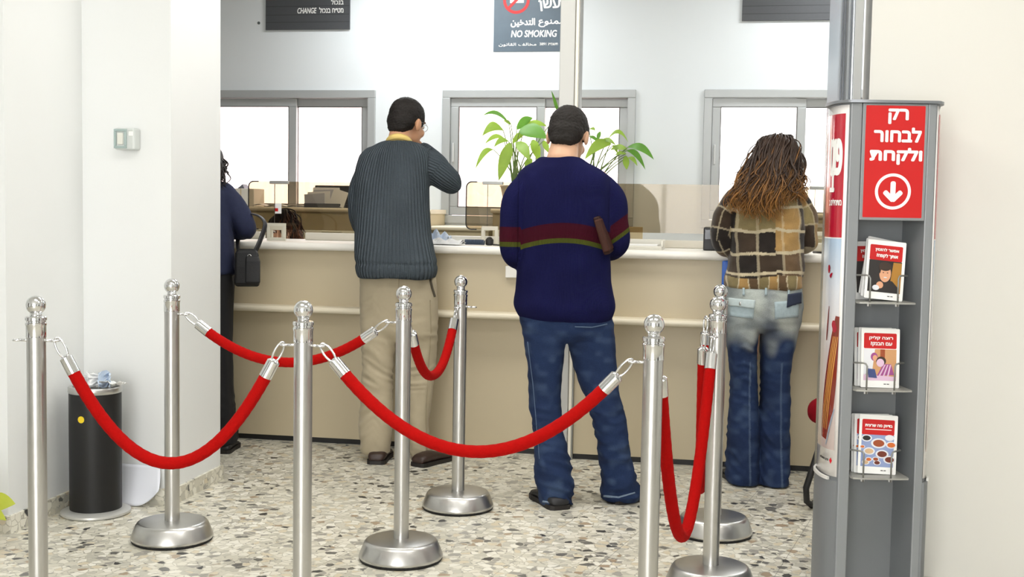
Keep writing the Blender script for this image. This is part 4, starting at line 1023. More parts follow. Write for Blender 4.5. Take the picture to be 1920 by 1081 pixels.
def set_col(me, name, c):
    at = me.color_attributes.new(name, 'FLOAT_COLOR', 'POINT'); d = np.ones((len(c), 4), np.float32); d[:, :3] = c; at.data.foreach_set('color', d.ravel())
def set_vec(me, name, c):
    at = me.attributes.new(name, 'FLOAT_VECTOR', 'POINT'); at.data.foreach_set('vector', c.astype(np.float32).ravel())
def link(me, name, mat, parent, root):
    c = co_of(me) - np.array(root.location)[None]; set_co(me, c)
    me.polygons.foreach_set('use_smooth', [True] * len(me.polygons)); me.materials.clear(); me.materials.append(mat)
    o = bpy.data.objects.new(name, me); COL.objects.link(o); o.parent = parent; return o
def ering(c, rx, ry, n=28, e=2.4, rz=RA):
    out = []
    for j in range(n):
        q = 2 * math.pi * j / n; cx, sy = math.cos(q), math.sin(q)
        x = rx * math.copysign(abs(cx) ** (2 / e), cx); y = ry * math.copysign(abs(sy) ** (2 / e), sy)
        out.append(Vector(c) + Vector((x * math.cos(rz * 0) - 0, y + x * math.tan(rz) * .6, 0)))
    return out
class Person:
    def __init__(s, Y, px, py, name, label, group=None):
        s.Y = Y; b = G(px, py); s.root = empty(name, (b.x, b.y, 0), 0, label, 'person', group); s.skin = MB()
    def q(s, px, py, dy=0): return P(px, py, s.Y + dy)
    def m(s, px, dy=0): return px * (s.Y + dy) / F
    def torso(s, mb, rows, n=32):
        mb.loft([ering(s.q((xl + xr) / 2, py, dy), s.m((xr - xl) / 2, dy), ry, n) for py, xl, xr, dy, ry in rows])
def seg_info(c, chain):
    """nearest point on a polyline: distance, running length and angle around it"""
    best = None; run = 0
    for a, b in zip(chain[:-1], chain[1:]):
        a = np.array(a); b = np.array(b); d = b - a; L = np.linalg.norm(d); t = np.clip(((c - a) @ d) / (L * L), 0, 1)
        p = a + t[:, None] * d; v = c - p; dist = np.linalg.norm(v, axis=1)
        dn = d / L; u_ = np.cross(dn, [0, 1, .001]); u_ /= np.linalg.norm(u_); w_ = np.cross(dn, u_)
        ang = np.arctan2(v @ w_, v @ u_); rec = np.stack([dist, run + t * L, ang], 1)
        if best is None: best = rec
        else:
            k = rec[:, 0] < best[:, 0]; best[k] = rec[k]
        run += L
    return best
def mrot(yaw, pitch, roll=0): return Matrix.Rotation(yaw, 3, 'Z') @ Matrix.Rotation(roll, 3, 'Y') @ Matrix.Rotation(pitch, 3, 'X')
def head(mb, c, rot, s=1.0):
    c = Vector(c); T = lambda x, y, z: c + rot @ (Vector((x, y, z)) * s)
    E = lambda p, r, n=20: mb.ell(T(*p), [k * s for k in r], n, rot)
    E((0, -.008, .02), (.074, .094, .086)); E((0, .03, -.045), (.058, .062, .075)); E((0, .066, -.103), (.026, .022, .02))
    E((0, .045, -.088), (.046, .045, .03)); E((0, .08, .018), (.05, .014, .013), 12)
    for sg in (-1, 1):
        E((sg * .034, .062, -.038), (.026, .026, .024), 12)
        E((sg * .079, -.006, -.018), (.009, .02, .031), 12); E((sg * .083, -.014, -.012), (.006, .012, .024), 10)
    mb.tube([T(0, .088, .008), T(0, .106, -.022), T(0, .113, -.04), T(0, .098, -.05)], [.008 * s, .009 * s, .012 * s, .008 * s], 10)
    E((0, .088, -.071), (.022, .012, .006), 10); E((0, .086, -.08), (.019, .012, .007), 10)
    return T
def eyes(p, T, rot, s=1.0):
    for sg in (-1, 1):
        mb = MB().ell(T(sg * .031, .079, -.004), (.0125 * s, .0105 * s, .0075 * s), 14, rot)
        mb.cur = 1; mb.ell(T(sg * .031, .0868, -.006), (.0055 * s, .0035 * s, .0055 * s), 10, rot)
        me = mb.mesh('eye'); mi = mb.mi; root = p.root
        c = co_of(me) - np.array(root.location)[None]; set_co(me, c); me.materials.append(M('eye_white', '#e6e2dc', .25)); me.materials.append(M('iris_brown', '#2f1d12', .2)); me.polygons.foreach_set('material_index', mi)
        me.polygons.foreach_set('use_smooth', [True] * len(me.polygons))
        o = bpy.data.objects.new('eye', me); COL.objects.link(o); o.parent = p.root
def hand(mb, wrist, direc, palm_n, side=1, curl=.5, s=1.0):
    """wrist point, pointing direction, palm normal; side +1 puts the thumb on cross(dir, normal)"""
    w_ = Vector(wrist); d = Vector(direc).normalized(); n = Vector(palm_n); n = (n - d * n.dot(d)).normalized(); x = d.cross(n) * side
    def ring(t, wx, wn): return [w_ + d * (t * s) + x * (wx * s * math.cos(q)) + n * (wn * s * math.sin(q)) for q in np.linspace(0, 2 * math.pi, 14, endpoint=False)]
    mb.loft([ring(-.03, .026, .021), ring(.0, .028, .02), ring(.03, .038, .017), ring(.065, .042, .015), ring(.088, .04, .012)])
    for i, (off, L) in enumerate(((.031, .072), (.0105, .08), (-.0105, .075), (-.031, .058))):
        p = w_ + (d * .083 + x * off) * s; a = curl * (.5 + .08 * i); dr = (d + x * off * 1.6).normalized(); pts = [p - dr * .014 * s, p]
        for k, fr in enumerate((.42, .32, .26)):
            dr = (Matrix.Rotation(-a if False else 0, 3, x) @ dr); dr = (dr * math.cos(a) + n * math.sin(a)).normalized(); n2 = n
            p = p + dr * (L * fr * s); pts.append(p); a = curl * (.65 + .1 * k)
        mb.tube(pts, [.0088 * s, .0088 * s, .0083 * s, .0076 * s, .006 * s], 10); mb.ell(pts[-1], (.0062 * s,) * 3, 8)
    p = w_ + (d * .025 + x * .03) * s; t1 = (d * .75 + x * .75 + n * .25).normalized(); t2 = (d * .9 + x * .25 + n * .35).normalized()
    pts = [p - t1 * .015 * s, p, p + t1 * .035 * s, p + (t1 * .035 + t2 * .028) * s, p + (t1 * .035 + t2 * .05) * s]
    mb.tube(pts, [.014 * s, .013 * s, .0105 * s, .0095 * s, .0065 * s], 10); mb.ell(pts[-1], (.0066 * s,) * 3, 8)
def chain_tube(mb, pts, rad, n=20):
    pts = [Vector(p) for p in pts]; P2, R2 = [], []
    k = len(pts)
    for i in range(k - 1):
        a = pts[max(i - 1, 0)]; b = pts[i]; c = pts[i + 1]; d = pts[min(i + 2, k - 1)]
        for t in np.linspace(0, 1, 7)[:-1]:
            P2.append(.5 * ((2 * b) + (c - a) * t + (2 * a - 5 * b + 4 * c - d) * t * t + (3 * b - a - 3 * c + d) * t ** 3)); R2.append(rad[i] + (rad[i + 1] - rad[i]) * t)
    P2.append(pts[-1]); R2.append(rad[-1]); mb.tube(P2, R2, n); mb.ell(pts[0], (rad[0] * .98,) * 3, 14); mb.ell(pts[-1], (rad[-1] * .96,) * 3, 14)
    return P2
def skin_finish(p, voxel, T, rot, s=1.0, tone='#c49a7a', child=False):
    me = remesh(p.skin, 'body', voxel, 3, .4); c = co_of(me)
    t = np.tile(np.array(lin(tone)[:3]), (len(c), 1)); inv = np.array(rot.transposed()); l = ((c - np.array(T(0, 0, 0))) @ inv.T) / s
    def mix(mask, col, k):
        nonlocal t; a = (mask * k)[:, None]; t = t * (1 - a) + np.array(lin(col)[:3]) * a
    lips = np.exp(-((l[:, 0] / .021) ** 4 + ((l[:, 2] + .0755) / .009) ** 4)) * (l[:, 1] > .08); mix(lips, '#a5564d', .8)
    for sg in (-1, 1):
        br = np.exp(-(((l[:, 0] - sg * .032) / .02) ** 4 + ((l[:, 2] - .018) / .005) ** 4)) * (l[:, 1] > .06); mix(br, '#2a1d15', .85)
    set_col(me, 'tone', t)
    return link(me, 'body', SKIN, p.root, p.root)
def wrinkle(me, amp, sx, sz, seed, mask=None, voxel_scale=1):
    c = co_of(me); n = no_of(me); q = c * np.array([sx, sx, sz]); q[:, 2] += (np.abs(vnoise(c, 3, seed + 9) - .5) * 8 + c[:, 0] * 5)
    d = (vnoise(q, 1, seed) - .5) * 2; d2 = (vnoise(q * 2.1 + c[:, [2, 0, 1]] * 6, 1, seed + 5) - .5)
    d = (1 - np.abs(d) * 2) * .6 + d2 * .5
    if mask is not None: d = d * mask(c)
    set_co(me, c + n * (d * amp)[:, None])
def shoe(p, heel, toe, mat, sole, w_=.047, h_=.075, label=None):
    heel = Vector((heel[0], heel[1], 0)); toe = Vector((toe[0], toe[1], 0)); d = (toe - heel); L = d.length; d.normalize(); x = Vector((d.y, -d.x, 0))
    rows = ((0, .55, .3, .5), (.03, .85, .3, .68), (.12, .98, .3, .8), (.3, .95, .3, .88), (.45, .93, .3, .86), (.6, 1.0, .3, .74), (.75, 1.08, .3, .6), (.88, .95, .3, .52), (.96, .65, .3, .42), (1.0, .25, .3, .32))
    rings = []
    for t, wf, _, hf in rows:
        c = heel + d * (L * t); hw_, hh = w_ * wf, h_ * hf
        rings.append([c + x * (hw_ * math.copysign(abs(math.cos(q)) ** .75, math.cos(q))) + Vector((0, 0, .014 + (hh - .014) * (.5 + .5 * math.copysign(abs(math.sin(q)) ** .8, math.sin(q))))) for q in np.linspace(0, 2 * math.pi, 16, endpoint=False)])
    mb = MB().loft(rings); me = remesh(mb, 'shoe', .007, 3)
    o = link(me, 'shoe', mat, p.root, p.root)
    L_, R_ = [], []
    for t, wf, _, hf in rows:
        c = heel + d * (L * t); L_.append(c + x * (w_ * wf + .003)); R_.append(c - x * (w_ * wf + .003))
    pts = L_ + R_[::-1]
    mb = MB().prism([(v.x - p.root.location.x, v.y - p.root.location.y) for v in pts], .0, .02); mb.build('sole', sole, o)
    return o
def body_core(p, neck, sh, el, wr, hip, kn, an, chest, r=1.0):
    """plain body under the clothes, one closed surface from the neck to the ankles"""
    mb = p.skin; V = Vector
    mid = (V(sh[0]) + V(sh[1])) / 2; hm = (V(hip[0]) + V(hip[1])) / 2; wd = (V(sh[0]) - V(sh[1])).length / 2
    mb.tube([V(neck), V(neck) * .4 + mid * .6, mid, mid.lerp(hm, .35), mid.lerp(hm, .7), hm], [.052 * r, .056 * r, wd * .72, wd * .72, wd * .62, wd * .66], 22, flat=1)
    for i in (0, 1):
        chain_tube(mb, [V(sh[i]), V(sh[i]).lerp(V(el[i]), .5), V(el[i]), V(el[i]).lerp(V(wr[i]), .4), V(wr[i])], [.046 * r, .043 * r, .037 * r, .036 * r, .025 * r], 16)
        chain_tube(mb, [V(hip[i]), V(hip[i]).lerp(V(kn[i]), .5), V(kn[i]), V(kn[i]).lerp(V(an[i]), .35), V(an[i])], [.078 * r, .07 * r, .051 * r, .053 * r, .036 * r], 18)
        mb.ell(V(an[i]) + V((0, .06, -.025)), (.034, .1, .028), 14)
def flatten_core(p, y0, k=.75): pass
def garment_attrs(me, torso_c, chains, base_r=.15):
    """cloth coordinates (around, along): torso from its axis, sleeves from their own axis; returns coordinates and sleeve id"""
    c = co_of(me); tc_ = np.array(torso_c); ang = np.arctan2(c[:, 0] - tc_[0], -(c[:, 1] - tc_[1]))
    cu = ang * base_r; cv = c[:, 2].copy(); sid = np.full(len(c), -1)
    for k, (ch_, rr, test) in enumerate(chains):
        inf = seg_info(c, ch_); m = test(c, inf); cu[m] = inf[m, 2] * rr; cv[m] = inf[m, 1]; sid[m] = k
    return c, cu, cv, sid
def hair_short(p, T, rot, s, col, extra=()):
    mb = MB(); E = lambda q_, r: mb.ell(T(*q_), [k * s for k in r], 24, rot)
    E((0, -.012, .029), (.0785, .096, .0835)); E((0, -.046, -.008), (.0725, .06, .064)); E((0, -.06, -.045), (.056, .038, .034))
    for sg in (-1, 1): E((sg * .068, .012, .012), (.012, .03, .04))
    for q_, r in extra: E(q_, r)
    me = remesh(mb, 'hair', .0045, 30); c = co_of(me); n = no_of(me)
    inv = np.array(rot.transposed()); l = ((c - np.array(T(0, 0, 0))) @ inv.T)
    d = (vnoise(c, 220, 3) - .5) * .005 + .002 + (vnoise(c, 60, 9) - .5) * .0015; set_co(me, c + n * d[:, None])
    return link(me, 'hair', M('hair_' + col.strip('#'), col, .6, spec=.3, noise=.35, nscale=240, bump=.7, bscale=380), p.root, p.root)

VG = .0075
# ---- man in the ribbed grey sweater
p = Person(5.83, 752, 868, 'person', 'man in ribbed slate grey sweater and khaki trousers, right elbow raised to his face')
q = p.q
mb = MB()
p.torso(mb, [(263, 722, 768, 0.110, .075), (270, 706, 788, 0.110, .09), (279, 688, 800, 0.110, .105), (292, 674, 806, 0.105, .12), (315, 666, 806, 0.100, .135), (345, 664, 805, 0.090, .145), (390, 663, 806, 0.080, .15), (440, 664, 810, 0.060, .15), (475, 664, 817, 0.040, .155), (492, 665, 822, 0.030, .16), (510, 667, 821, 0.030, .16), (521, 671, 817, 0.030, .15)])
LA = [q(700, 306, .11), q(675, 352, .11), q(672, 405, .12), q(688, 434, .30), q(705, 440, .45)]
RAm = [q(778, 302, .10), q(812, 316, .11), q(842, 338, .14), q(822, 312, .24), q(795, 283, .32)]
chain_tube(mb, LA, [.06, .058, .052, .047, .04]); chain_tube(mb, RAm, [.078, .08, .062, .056, .042])
mb.ell(q(846, 344, .14), (.055, .05, .05))
me = remesh(mb, 'sweater', VG, 14)
zc_ = np.array(q(745, 400, .14))
tests = lambda c, inf: (inf[:, 0] < .085) & (c[:, 0] > q(806, 300, .17).x)
testl = lambda c, inf: (inf[:, 0] < .075) & (c[:, 0] < q(672, 300, .17).x)
c, cu, cv, sid = garment_attrs(me, zc_, [([tuple(v) for v in LA], .055, testl), ([tuple(v) for v in RAm], .07, tests)], .165)
zb = q(745, 492, .1).z
n = no_of(me); fold = np.sin(c[:, 2] * 3 + vnoise(c, 5, 2) * 5) * 0
d = (vnoise(c * np.array([14, 14, 3.5]), 1, 4) - .5) * .014; d -= .006 * np.exp(-((c[:, 2] - zb) / .012) ** 2)
rib = .0022 * np.sign(np.sin(cu * 2 * math.pi / .019)) * (.5 + .5 * (sid < 5))
set_co(me, c + n * (d)[:, None])
set_vec(me, 'cloth', np.stack([cu, cv, np.zeros_like(cu)], 1))
base = np.array(lin('#474f55')[:3]); col = np.tile(base, (len(c), 1)) * (.9 + .25 * vnoise(c, 9, 7))[:, None]; set_col(me, 'dye', col)
sw = link(me, 'sweater', knit('knit_slate', 'dye', 2 * math.pi / .0125, .006), p.root, p.root)
# khaki trousers
def trousers(p, waist, left, right, name, mat, ry, seed, amp=.008, vox=.008, cols=None, zfold=None):
    mb = MB(); p.torso(mb, waist)
    for leg in (left, right): p.torso(mb, leg, 26)
    me = remesh(mb, name, vox, 7)
    wrinkle(me, amp, 9, 26, seed, zfold); cc_ = co_of(me); cc_[:, 2] = np.maximum(cc_[:, 2], .008); set_co(me, cc_)
    if cols: set_col(me, 'dye', cols(co_of(me), no_of(me)))
    return me
khaki = trousers(p, [(498, 674, 817, .09, .125), (530, 674, 819, .09, .13), (565, 674, 821, .085, .135), (600, 675, 822, .08, .125), (625, 677, 821, .075, .11), (640, 690, 812, .07, .07)],
    [(590, 676, 748, .085, .10), (640, 678, 744, .075, .092), (690, 680, 737, .07, .082), (740, 677, 735, .06, .08), (790, 673, 735, .05, .08), (825, 674, 733, .045, .08), (844, 676, 731, .05, .082), (850, 680, 728, .05, .07)],
    [(590, 748, 822, .085, .10), (640, 750, 820, .085, .092), (690, 757, 817, .09, .082), (740, 763, 811, .09, .08), (790, 767, 804, .085, .08), (825, 767, 806, .085, .08), (846, 767, 810, .09, .082), (853, 771, 807, .09, .07)],
    'trousers', None, 0, 3, .011, .008, None, lambda c: .35 + .65 * np.exp(-((c[:, 2] - .35) / .3) ** 2))
kh = link(khaki, 'trousers', M('khaki_cotton', '#a99d84', .85, sheen=.1, noise=.06, nscale=30, bump=.25, bscale=500), p.root, p.root)
def surf_fn(me, p):
    bmt = bmesh.new(); bmt.from_mesh(me); tree = BVHTree.FromBMesh(bmt); rl = Vector(p.root.location); bmt.free()
    def f(px, py, off):
        d_ = ray(px, py).normalized(); h = tree.ray_cast(EYE - rl, d_)
        if h[0] is None: h = (P(px, py, p.Y - .05) - rl, Vector((0, -1, 0)))
        return h[0] + h[1] * off
    return f
def surf_strip(fn, name, pts, wd, mat, parent, off=.002):
    """narrow band lying on a garment along a line of pixels (seam, pocket slit, hem stitching)"""
    pts = [Vector(v) for v in pts]; L_ = []
    for i in range(len(pts) - 1):
        for t in np.linspace(0, 1, 7)[: None if i == len(pts) - 2 else -1]: L_.append(pts[i].lerp(pts[i + 1], t))
    gr = []
    for i, v in enumerate(L_):
        d = (L_[min(i + 1, len(L_) - 1)] - L_[max(i - 1, 0)]).normalized(); nn = Vector((-d.y, d.x)) * wd / 2
        gr.append([fn(*(v + nn), off), fn(*v, off + .001), fn(*(v - nn), off)])
    return MB().sheet(gr).build(name, mat, parent, (0, 0, 0), smooth=True, solid=.0015)
fk = surf_fn(khaki, p); KD = M('khaki_slit_shade', '#4d4638', .9); KS = M('khaki_seam', '#9c9077', .9)
surf_strip(fk, 'pocket_slit', [(806, 522), (810, 540), (815, 556)], 4.0, KD, kh)  # dark strip paints the shade inside the pocket opening
surf_strip(fk, 'seam', [(748, 522), (747, 560), (746, 600)], 1.6, KS, kh)
surf_strip(fk, 'seam', [(806, 562), (808, 620), (802, 700), (798, 780), (800, 845)], 1.4, KS, kh)
BR = M('shoe_brown', '#33221c', .45); SO = M('shoe_sole', '#1a1513', .6)
h1 = G(704, 871); h2 = G(784, 876)
shoe(p, (h1.x, h1.y), (h1.x + .02, h1.y + .27), BR, SO); shoe(p, (h2.x - .01, h2.y + .01), (h2.x + .14, h2.y + .22), BR, SO)
hc = q(764, 228, .20); rot = mrot(-.62, -.22, .04); S = 1.06
T = head(p.skin, hc, rot, S)
body_core(p, T(0, -.02, -.06), [q(694, 300, .11), q(780, 300, .11)], [LA[2], RAm[2]], [q(712, 442, .48), q(790, 277, .35)], [q(712, 560, .09), q(785, 560, .09)], [q(708, 700, .07), q(787, 700, .09)], [q(703, 838, .05), q(788, 842, .09)], None)
p.skin.tube([T(0, -.03, -.03), T(0, -.035, -.09), q(745, 285, .11)], [.056, .056, .064], 18)
hand(p.skin, q(713, 442, .49), (.15, 1, -.12), (0, 0, -1), 1, .25); hand(p.skin, q(790, 277, .35), (-.55, .1, .55), (-.3, -.2, -.3), -1, .9)
skin_finish(p, .0055, T, rot, S, '#b98a6a'); eyes(p, T, rot, S)
hair_short(p, T, rot, S, '#17120f')
# shirt collar
mb = MB(); gr = []
for z0, k in ((-.012, 1.0), (.006, .95), (.02, .92), (.013, .97), (-.006, 1.06)):
    row = []
    for a in np.linspace(-2.6, 2.6, 40):
        c0 = q(748, 266, .125); row.append(Vector((c0.x + .066 * k * math.sin(a), c0.y - .07 * k * math.cos(a) + .01, c0.z + z0 + .018 * math.cos(a) - (.006 * abs(a)))))
    gr.append(row)
mb.sheet(gr); cme = mb.mesh('shirt_collar'); co_ = link(cme, 'shirt_collar', M('shirt_yellow', '#cdb469', .7), p.root, p.root); md = co_.modifiers.new('t', 'SOLIDIFY'); md.thickness = .003
# glasses
mb = MB()
for sg in (-1, 1):
    mb.tube([T(sg * .034 + .02 * math.cos(a), .098 - .012 * abs(sg * .034 + .02 * math.cos(a)) * 8, -.006 + .016 * math.sin(a)) for a in np.linspace(0, 2 * math.pi, 20, endpoint=False)], .0012, 6, closed=True)
    mb.tube([T(sg * .054, .088, 0), T(sg * .078, .05, .002), T(sg * .083, -.01, 0)], .0012, 6)
mb.tube([T(-.014, .1, -.003), T(0, .104, 0), T(.014, .1, -.003)], .0012, 6)
link(mb.mesh('glasses'), 'glasses', M('wire_rim', '#8d8a84', .3, .9), p.root, p.root)

# ---- man in the navy striped sweater
p = Person(5.03, 1062, 950, 'person', 'man in navy sweater with a dark red stripe and blue jeans, back to us')
q = p.q; mb = MB()
p.torso(mb, [(294, 1012, 1090, .05, .065), (303, 1003, 1102, .05, .08), (314, 984, 1122, .05, .10), (328, 972, 1140, .05, .115), (350, 968, 1144, .05, .13), (385, 969, 1144, .05, .14), (430, 972, 1143, .05, .14), (480, 974, 1142, .05, .14), (525, 970, 1144, .05, .145), (555, 966, 1149, .05, .155), (575, 965, 1150, .05, .16), (590, 969, 1146, .05, .15), (601, 978, 1140, .05, .13)])
LA = [q(1004, 346, .05), q(969, 374, .05), q(961, 420, .04), q(963, 472, .04), q(985, 484, .17), q(1012, 476, .30)]
RAm = [q(1108, 344, .05), q(1145, 372, .05), q(1153, 415, .04), q(1158, 455, .05), q(1140, 472, .18), q(1112, 470, .30)]
chain_tube(mb, LA, [.075, .064, .055, .05, .046, .038]); chain_tube(mb, RAm, [.075, .064, .055, .053, .046, .038])
me = remesh(mb, 'sweater', .0065, 22)
tl = lambda c, inf: (inf[:, 0] < .075) & ((c[:, 0] < q(973, 300, .05).x) | (c[:, 1] > p.Y + .21)); tr = lambda c, inf: (inf[:, 0] < .075) & ((c[:, 0] > q(1143, 300, .05).x) | (c[:, 1] > p.Y + .21))
c, cu, cv, sid = garment_attrs(me, q(1057, 420, .05), [([tuple(v) for v in LA], .05, tl), ([tuple(v) for v in RAm], .05, tr)], .16)
n = no_of(me)
d = (vnoise(c * np.array([10, 10, 4]), 1, 14) - .5) * .014 + (vnoise(c * np.array([7, 7, 16]), 1, 24) - .5) * .012 * np.exp(-((c[:, 2] - q(1057, 560, .05).z) / .09) ** 2)
set_co(me, c + n * d[:, None]); set_vec(me, 'cloth', np.stack([cu, cv, cu * 0], 1))
navy = np.array(lin('#17183f')[:3]); red_ = np.array(lin('#3d101d')[:3]); olv = np.array(lin('#474c1c')[:3])
col = np.tile(navy, (len(c), 1)) * (.85 + .3 * vnoise(c, 14, 31))[:, None]
xm = (c[:, 0] - q(1057, 420, .05).x); zt_, zo, ze = q(1057, 417, .05).z, q(1057, 445, .05).z, q(1057, 453.5, .05).z
sh = -1.0 * xm * xm; sh = np.where(xm < q(975, 0, .05).x - q(1057, 0, .05).x, -.022 - .0 * xm, sh)
xr_ = q(1143, 0, .05).x - q(1057, 0, .05).x; sh = np.where(xm > xr_, -.012 + (xm - xr_) * .75, sh)
zz = c[:, 2] - sh
set_col(me, 'dye', col); set_vec(me, 'band', np.stack([(zz - ze) / (zt_ - ze), zz * 0, zz * 0], 1))
kn_m = knit('knit_navy', 'dye', 2 * math.pi / .004, .0008)
def stripe(m, stops):
    nt = m.node_tree; b = nt.nodes['Principled BSDF']; old = b.inputs['Base Color'].links[0].from_socket
    a = nt.nodes.new('ShaderNodeAttribute'); a.attribute_name = 'band'; sx = nt.nodes.new('ShaderNodeSeparateXYZ'); nt.links.new(a.outputs['Vector'], sx.inputs[0])
    for lo, hi, colr in stops:
        g1 = nt.nodes.new('ShaderNodeMath'); g1.operation = 'GREATER_THAN'; g1.inputs[1].default_value = lo; nt.links.new(sx.outputs[0], g1.inputs[0])
        g2 = nt.nodes.new('ShaderNodeMath'); g2.operation = 'LESS_THAN'; g2.inputs[1].default_value = hi; nt.links.new(sx.outputs[0], g2.inputs[0])
        mu = nt.nodes.new('ShaderNodeMath'); mu.operation = 'MULTIPLY'; nt.links.new(g1.outputs[0], mu.inputs[0]); nt.links.new(g2.outputs[0], mu.inputs[1])
        mx = nt.nodes.new('ShaderNodeMix'); mx.data_type = 'RGBA'; nt.links.new(mu.outputs[0], mx.inputs['Factor']); nt.links.new(old, mx.inputs['A']); mx.inputs['B'].default_value = (*colr, 1); old = mx.outputs['Result']
    nt.links.new(old, b.inputs['Base Color'])
stripe(kn_m, [(.24, 1, red_), (0, .24, olv)])
link(me, 'sweater', kn_m, p.root, p.root)
den = np.array(lin('#213050')[:3]); den_l = np.array(lin('#5d728e')[:3]); den_d = np.array(lin('#141d33')[:3])
def jean_cols(c, n_, hem=None):
    k = vnoise(c * np.array([26, 26, 34]), 1, 41); k2 = vnoise(c, 12, 42)
    a = np.clip((k - .5) * 1.6, 0, 1)[:, None] * .35; b = np.clip((.5 - k2) * 1.2, 0, 1)[:, None]
    return (den * (1 - a) + den_l * a) * (1 - b) + den_d * b
me = trousers(p, [(575, 973, 1144, .05, .12), (600, 975, 1149, .05, .125), (618, 978, 1150, .05, .12), (632, 985, 1145, .05, .10), (640, 1000, 1130, .05, .06)],
    [(605, 976, 1062, .05, .105), (640, 983, 1059, .05, .10), (690, 990, 1054, .05, .09), (740, 993, 1050, .05, .08), (770, 994, 1051, .045, .076), (800, 1000, 1054, .03, .08), (840, 1004, 1063, .02, .085), (880, 1003, 1073, .01, .095), (912, 1006, 1074, .01, .095), (940, 1013, 1072, .015, .095), (947, 1018, 1068, .015, .085)],
    [(605, 1060, 1150, .05, .105), (640, 1064, 1152, .05, .10), (690, 1077, 1155, .06, .09), (740, 1096, 1161, .07, .082), (775, 1108, 1171, .07, .078), (810, 1116, 1175, .07, .08), (850, 1124, 1179, .07, .085), (885, 1129, 1188, .075, .095), (910, 1128, 1198, .085, .095), (931, 1128, 1198, .09, .095), (938, 1132, 1192, .09, .085)],
    'jeans', None, 0, 13, .016, .0075, jean_cols, lambda c: .3 + .7 * np.clip(1.05 - c[:, 2] * 1.3, 0, 1))
jme = me
je = link(me, 'jeans', M('denim', attr='dye', rough=.9, spec=.2, bump=.35, bscale=600, noise=.32, nscale=260), p.root, p.root)
fj = surf_fn(jme, p); DS = M('denim_seam', '#51637c', .9); DH = M('denim_hem', '#6f7f92', .95, noise=.3, nscale=200)
surf_strip(fj, 'back_pocket_edge', [(1078, 612), (1110, 613), (1138, 607)], 2.2, DS, je)
surf_strip(fj, 'seam', [(990, 640), (1000, 720), (1006, 790), (1012, 860)], 1.2, DS, je)
surf_strip(fj, 'frayed_hem', [(1018, 939), (1040, 943), (1066, 942)], 3.5, DH, je)
surf_strip(fj, 'frayed_hem', [(1132, 929), (1160, 932), (1190, 923)], 3.5, DH, je)
BK = M('shoe_black', '#1c1c1f', .5)
h1 = G(1052, 956); h2 = G(1146, 943)
shoe(p, (h1.x, h1.y), (h1.x - .10, h1.y + .26), BK, SO, .05); shoe(p, (h2.x, h2.y), (h2.x + .22, h2.y + .15), BK, SO, .05)
hc = q(1066, 252, .12); rot = mrot(-.32, -.36, .03); S = 1.08
T = head(p.skin, hc, rot, S)
body_core(p, q(1055, 285, .07), [q(990, 340, .05), q(1123, 338, .05)], [LA[3], RAm[3]], [q(1018, 474, .33), q(1106, 468, .33)], [q(1018, 620, .05), q(1105, 620, .05)], [q(1022, 760, .05), q(1135, 760, .07)], [q(1042, 915, .02), q(1160, 905, .09)], None)
p.skin.tube([T(0, -.035, -.02), q(1058, 275, .085), q(1054, 300, .05), q(1054, 320, .05)], [.058, .061, .07, .08], 20)
hand(p.skin, q(1019, 474, .335), (.5, .6, .15), (.5, -.3, .3), 1, .7); hand(p.skin, q(1105, 468, .335), (-.5, .6, .15), (-.5, -.3, .3), -1, .7)
skin_finish(p, .0055, T, rot, S, '#c2997c'); eyes(p, T, rot, S)
hair_short(p, T, rot, S, '#1b1612')
# brown clutch under his right arm
cl_ = [q(1117, 408, -.075), q(1128, 410, -.09), q(1148, 468, -.09), q(1140, 478, -.075)]
ax0, ax1 = q(1122, 404, -.03), q(1143, 474, -.03)
o = empty('clutch_bag', ((ax0 + ax1) / 2), 0, 'brown leather clutch held under the right arm of the navy sweater man', 'bag')
dv = (ax1 - ax0); L = dv.length; dv.normalize(); dep = Vector((.25, 1, 0)).normalized(); dep = (dep - dv * dep.dot(dv)).normalized(); thn = dv.cross(dep)
def obox(c, a, b, d, ha, hb, hd): return [c + a * (ha * s1) + b * (hb * s2) + d * (hd * s3) for s1 in (-1, 1) for s2 in (-1, 1) for s3 in (-1, 1)]
BF_ = [[0, 1, 3, 2], [4, 6, 7, 5], [0, 4, 5, 1], [2, 3, 7, 6], [0, 2, 6, 4], [1, 5, 7, 3]]
LEA = M('leather_brown', '#2c1610', .6, spec=.2, noise=.15, nscale=40)
bo = MB().add(obox(Vector((0, 0, 0)), dv, dep, thn, L / 2, .075, .014), BF_).build('clutch_body', LEA, o); bv = bo.modifiers.new('b', 'BEVEL'); bv.width = .008; bv.segments = 3
bo2 = MB().add(obox(thn * .003 - dep * .01, dv, dep, thn, L / 2 - .012, .075, .015), BF_).build('flap', M('leather_tan', '#3d2118', .6, spec=.2), o); bv = bo2.modifiers.new('b', 'BEVEL'); bv.width = .006; bv.segments = 2

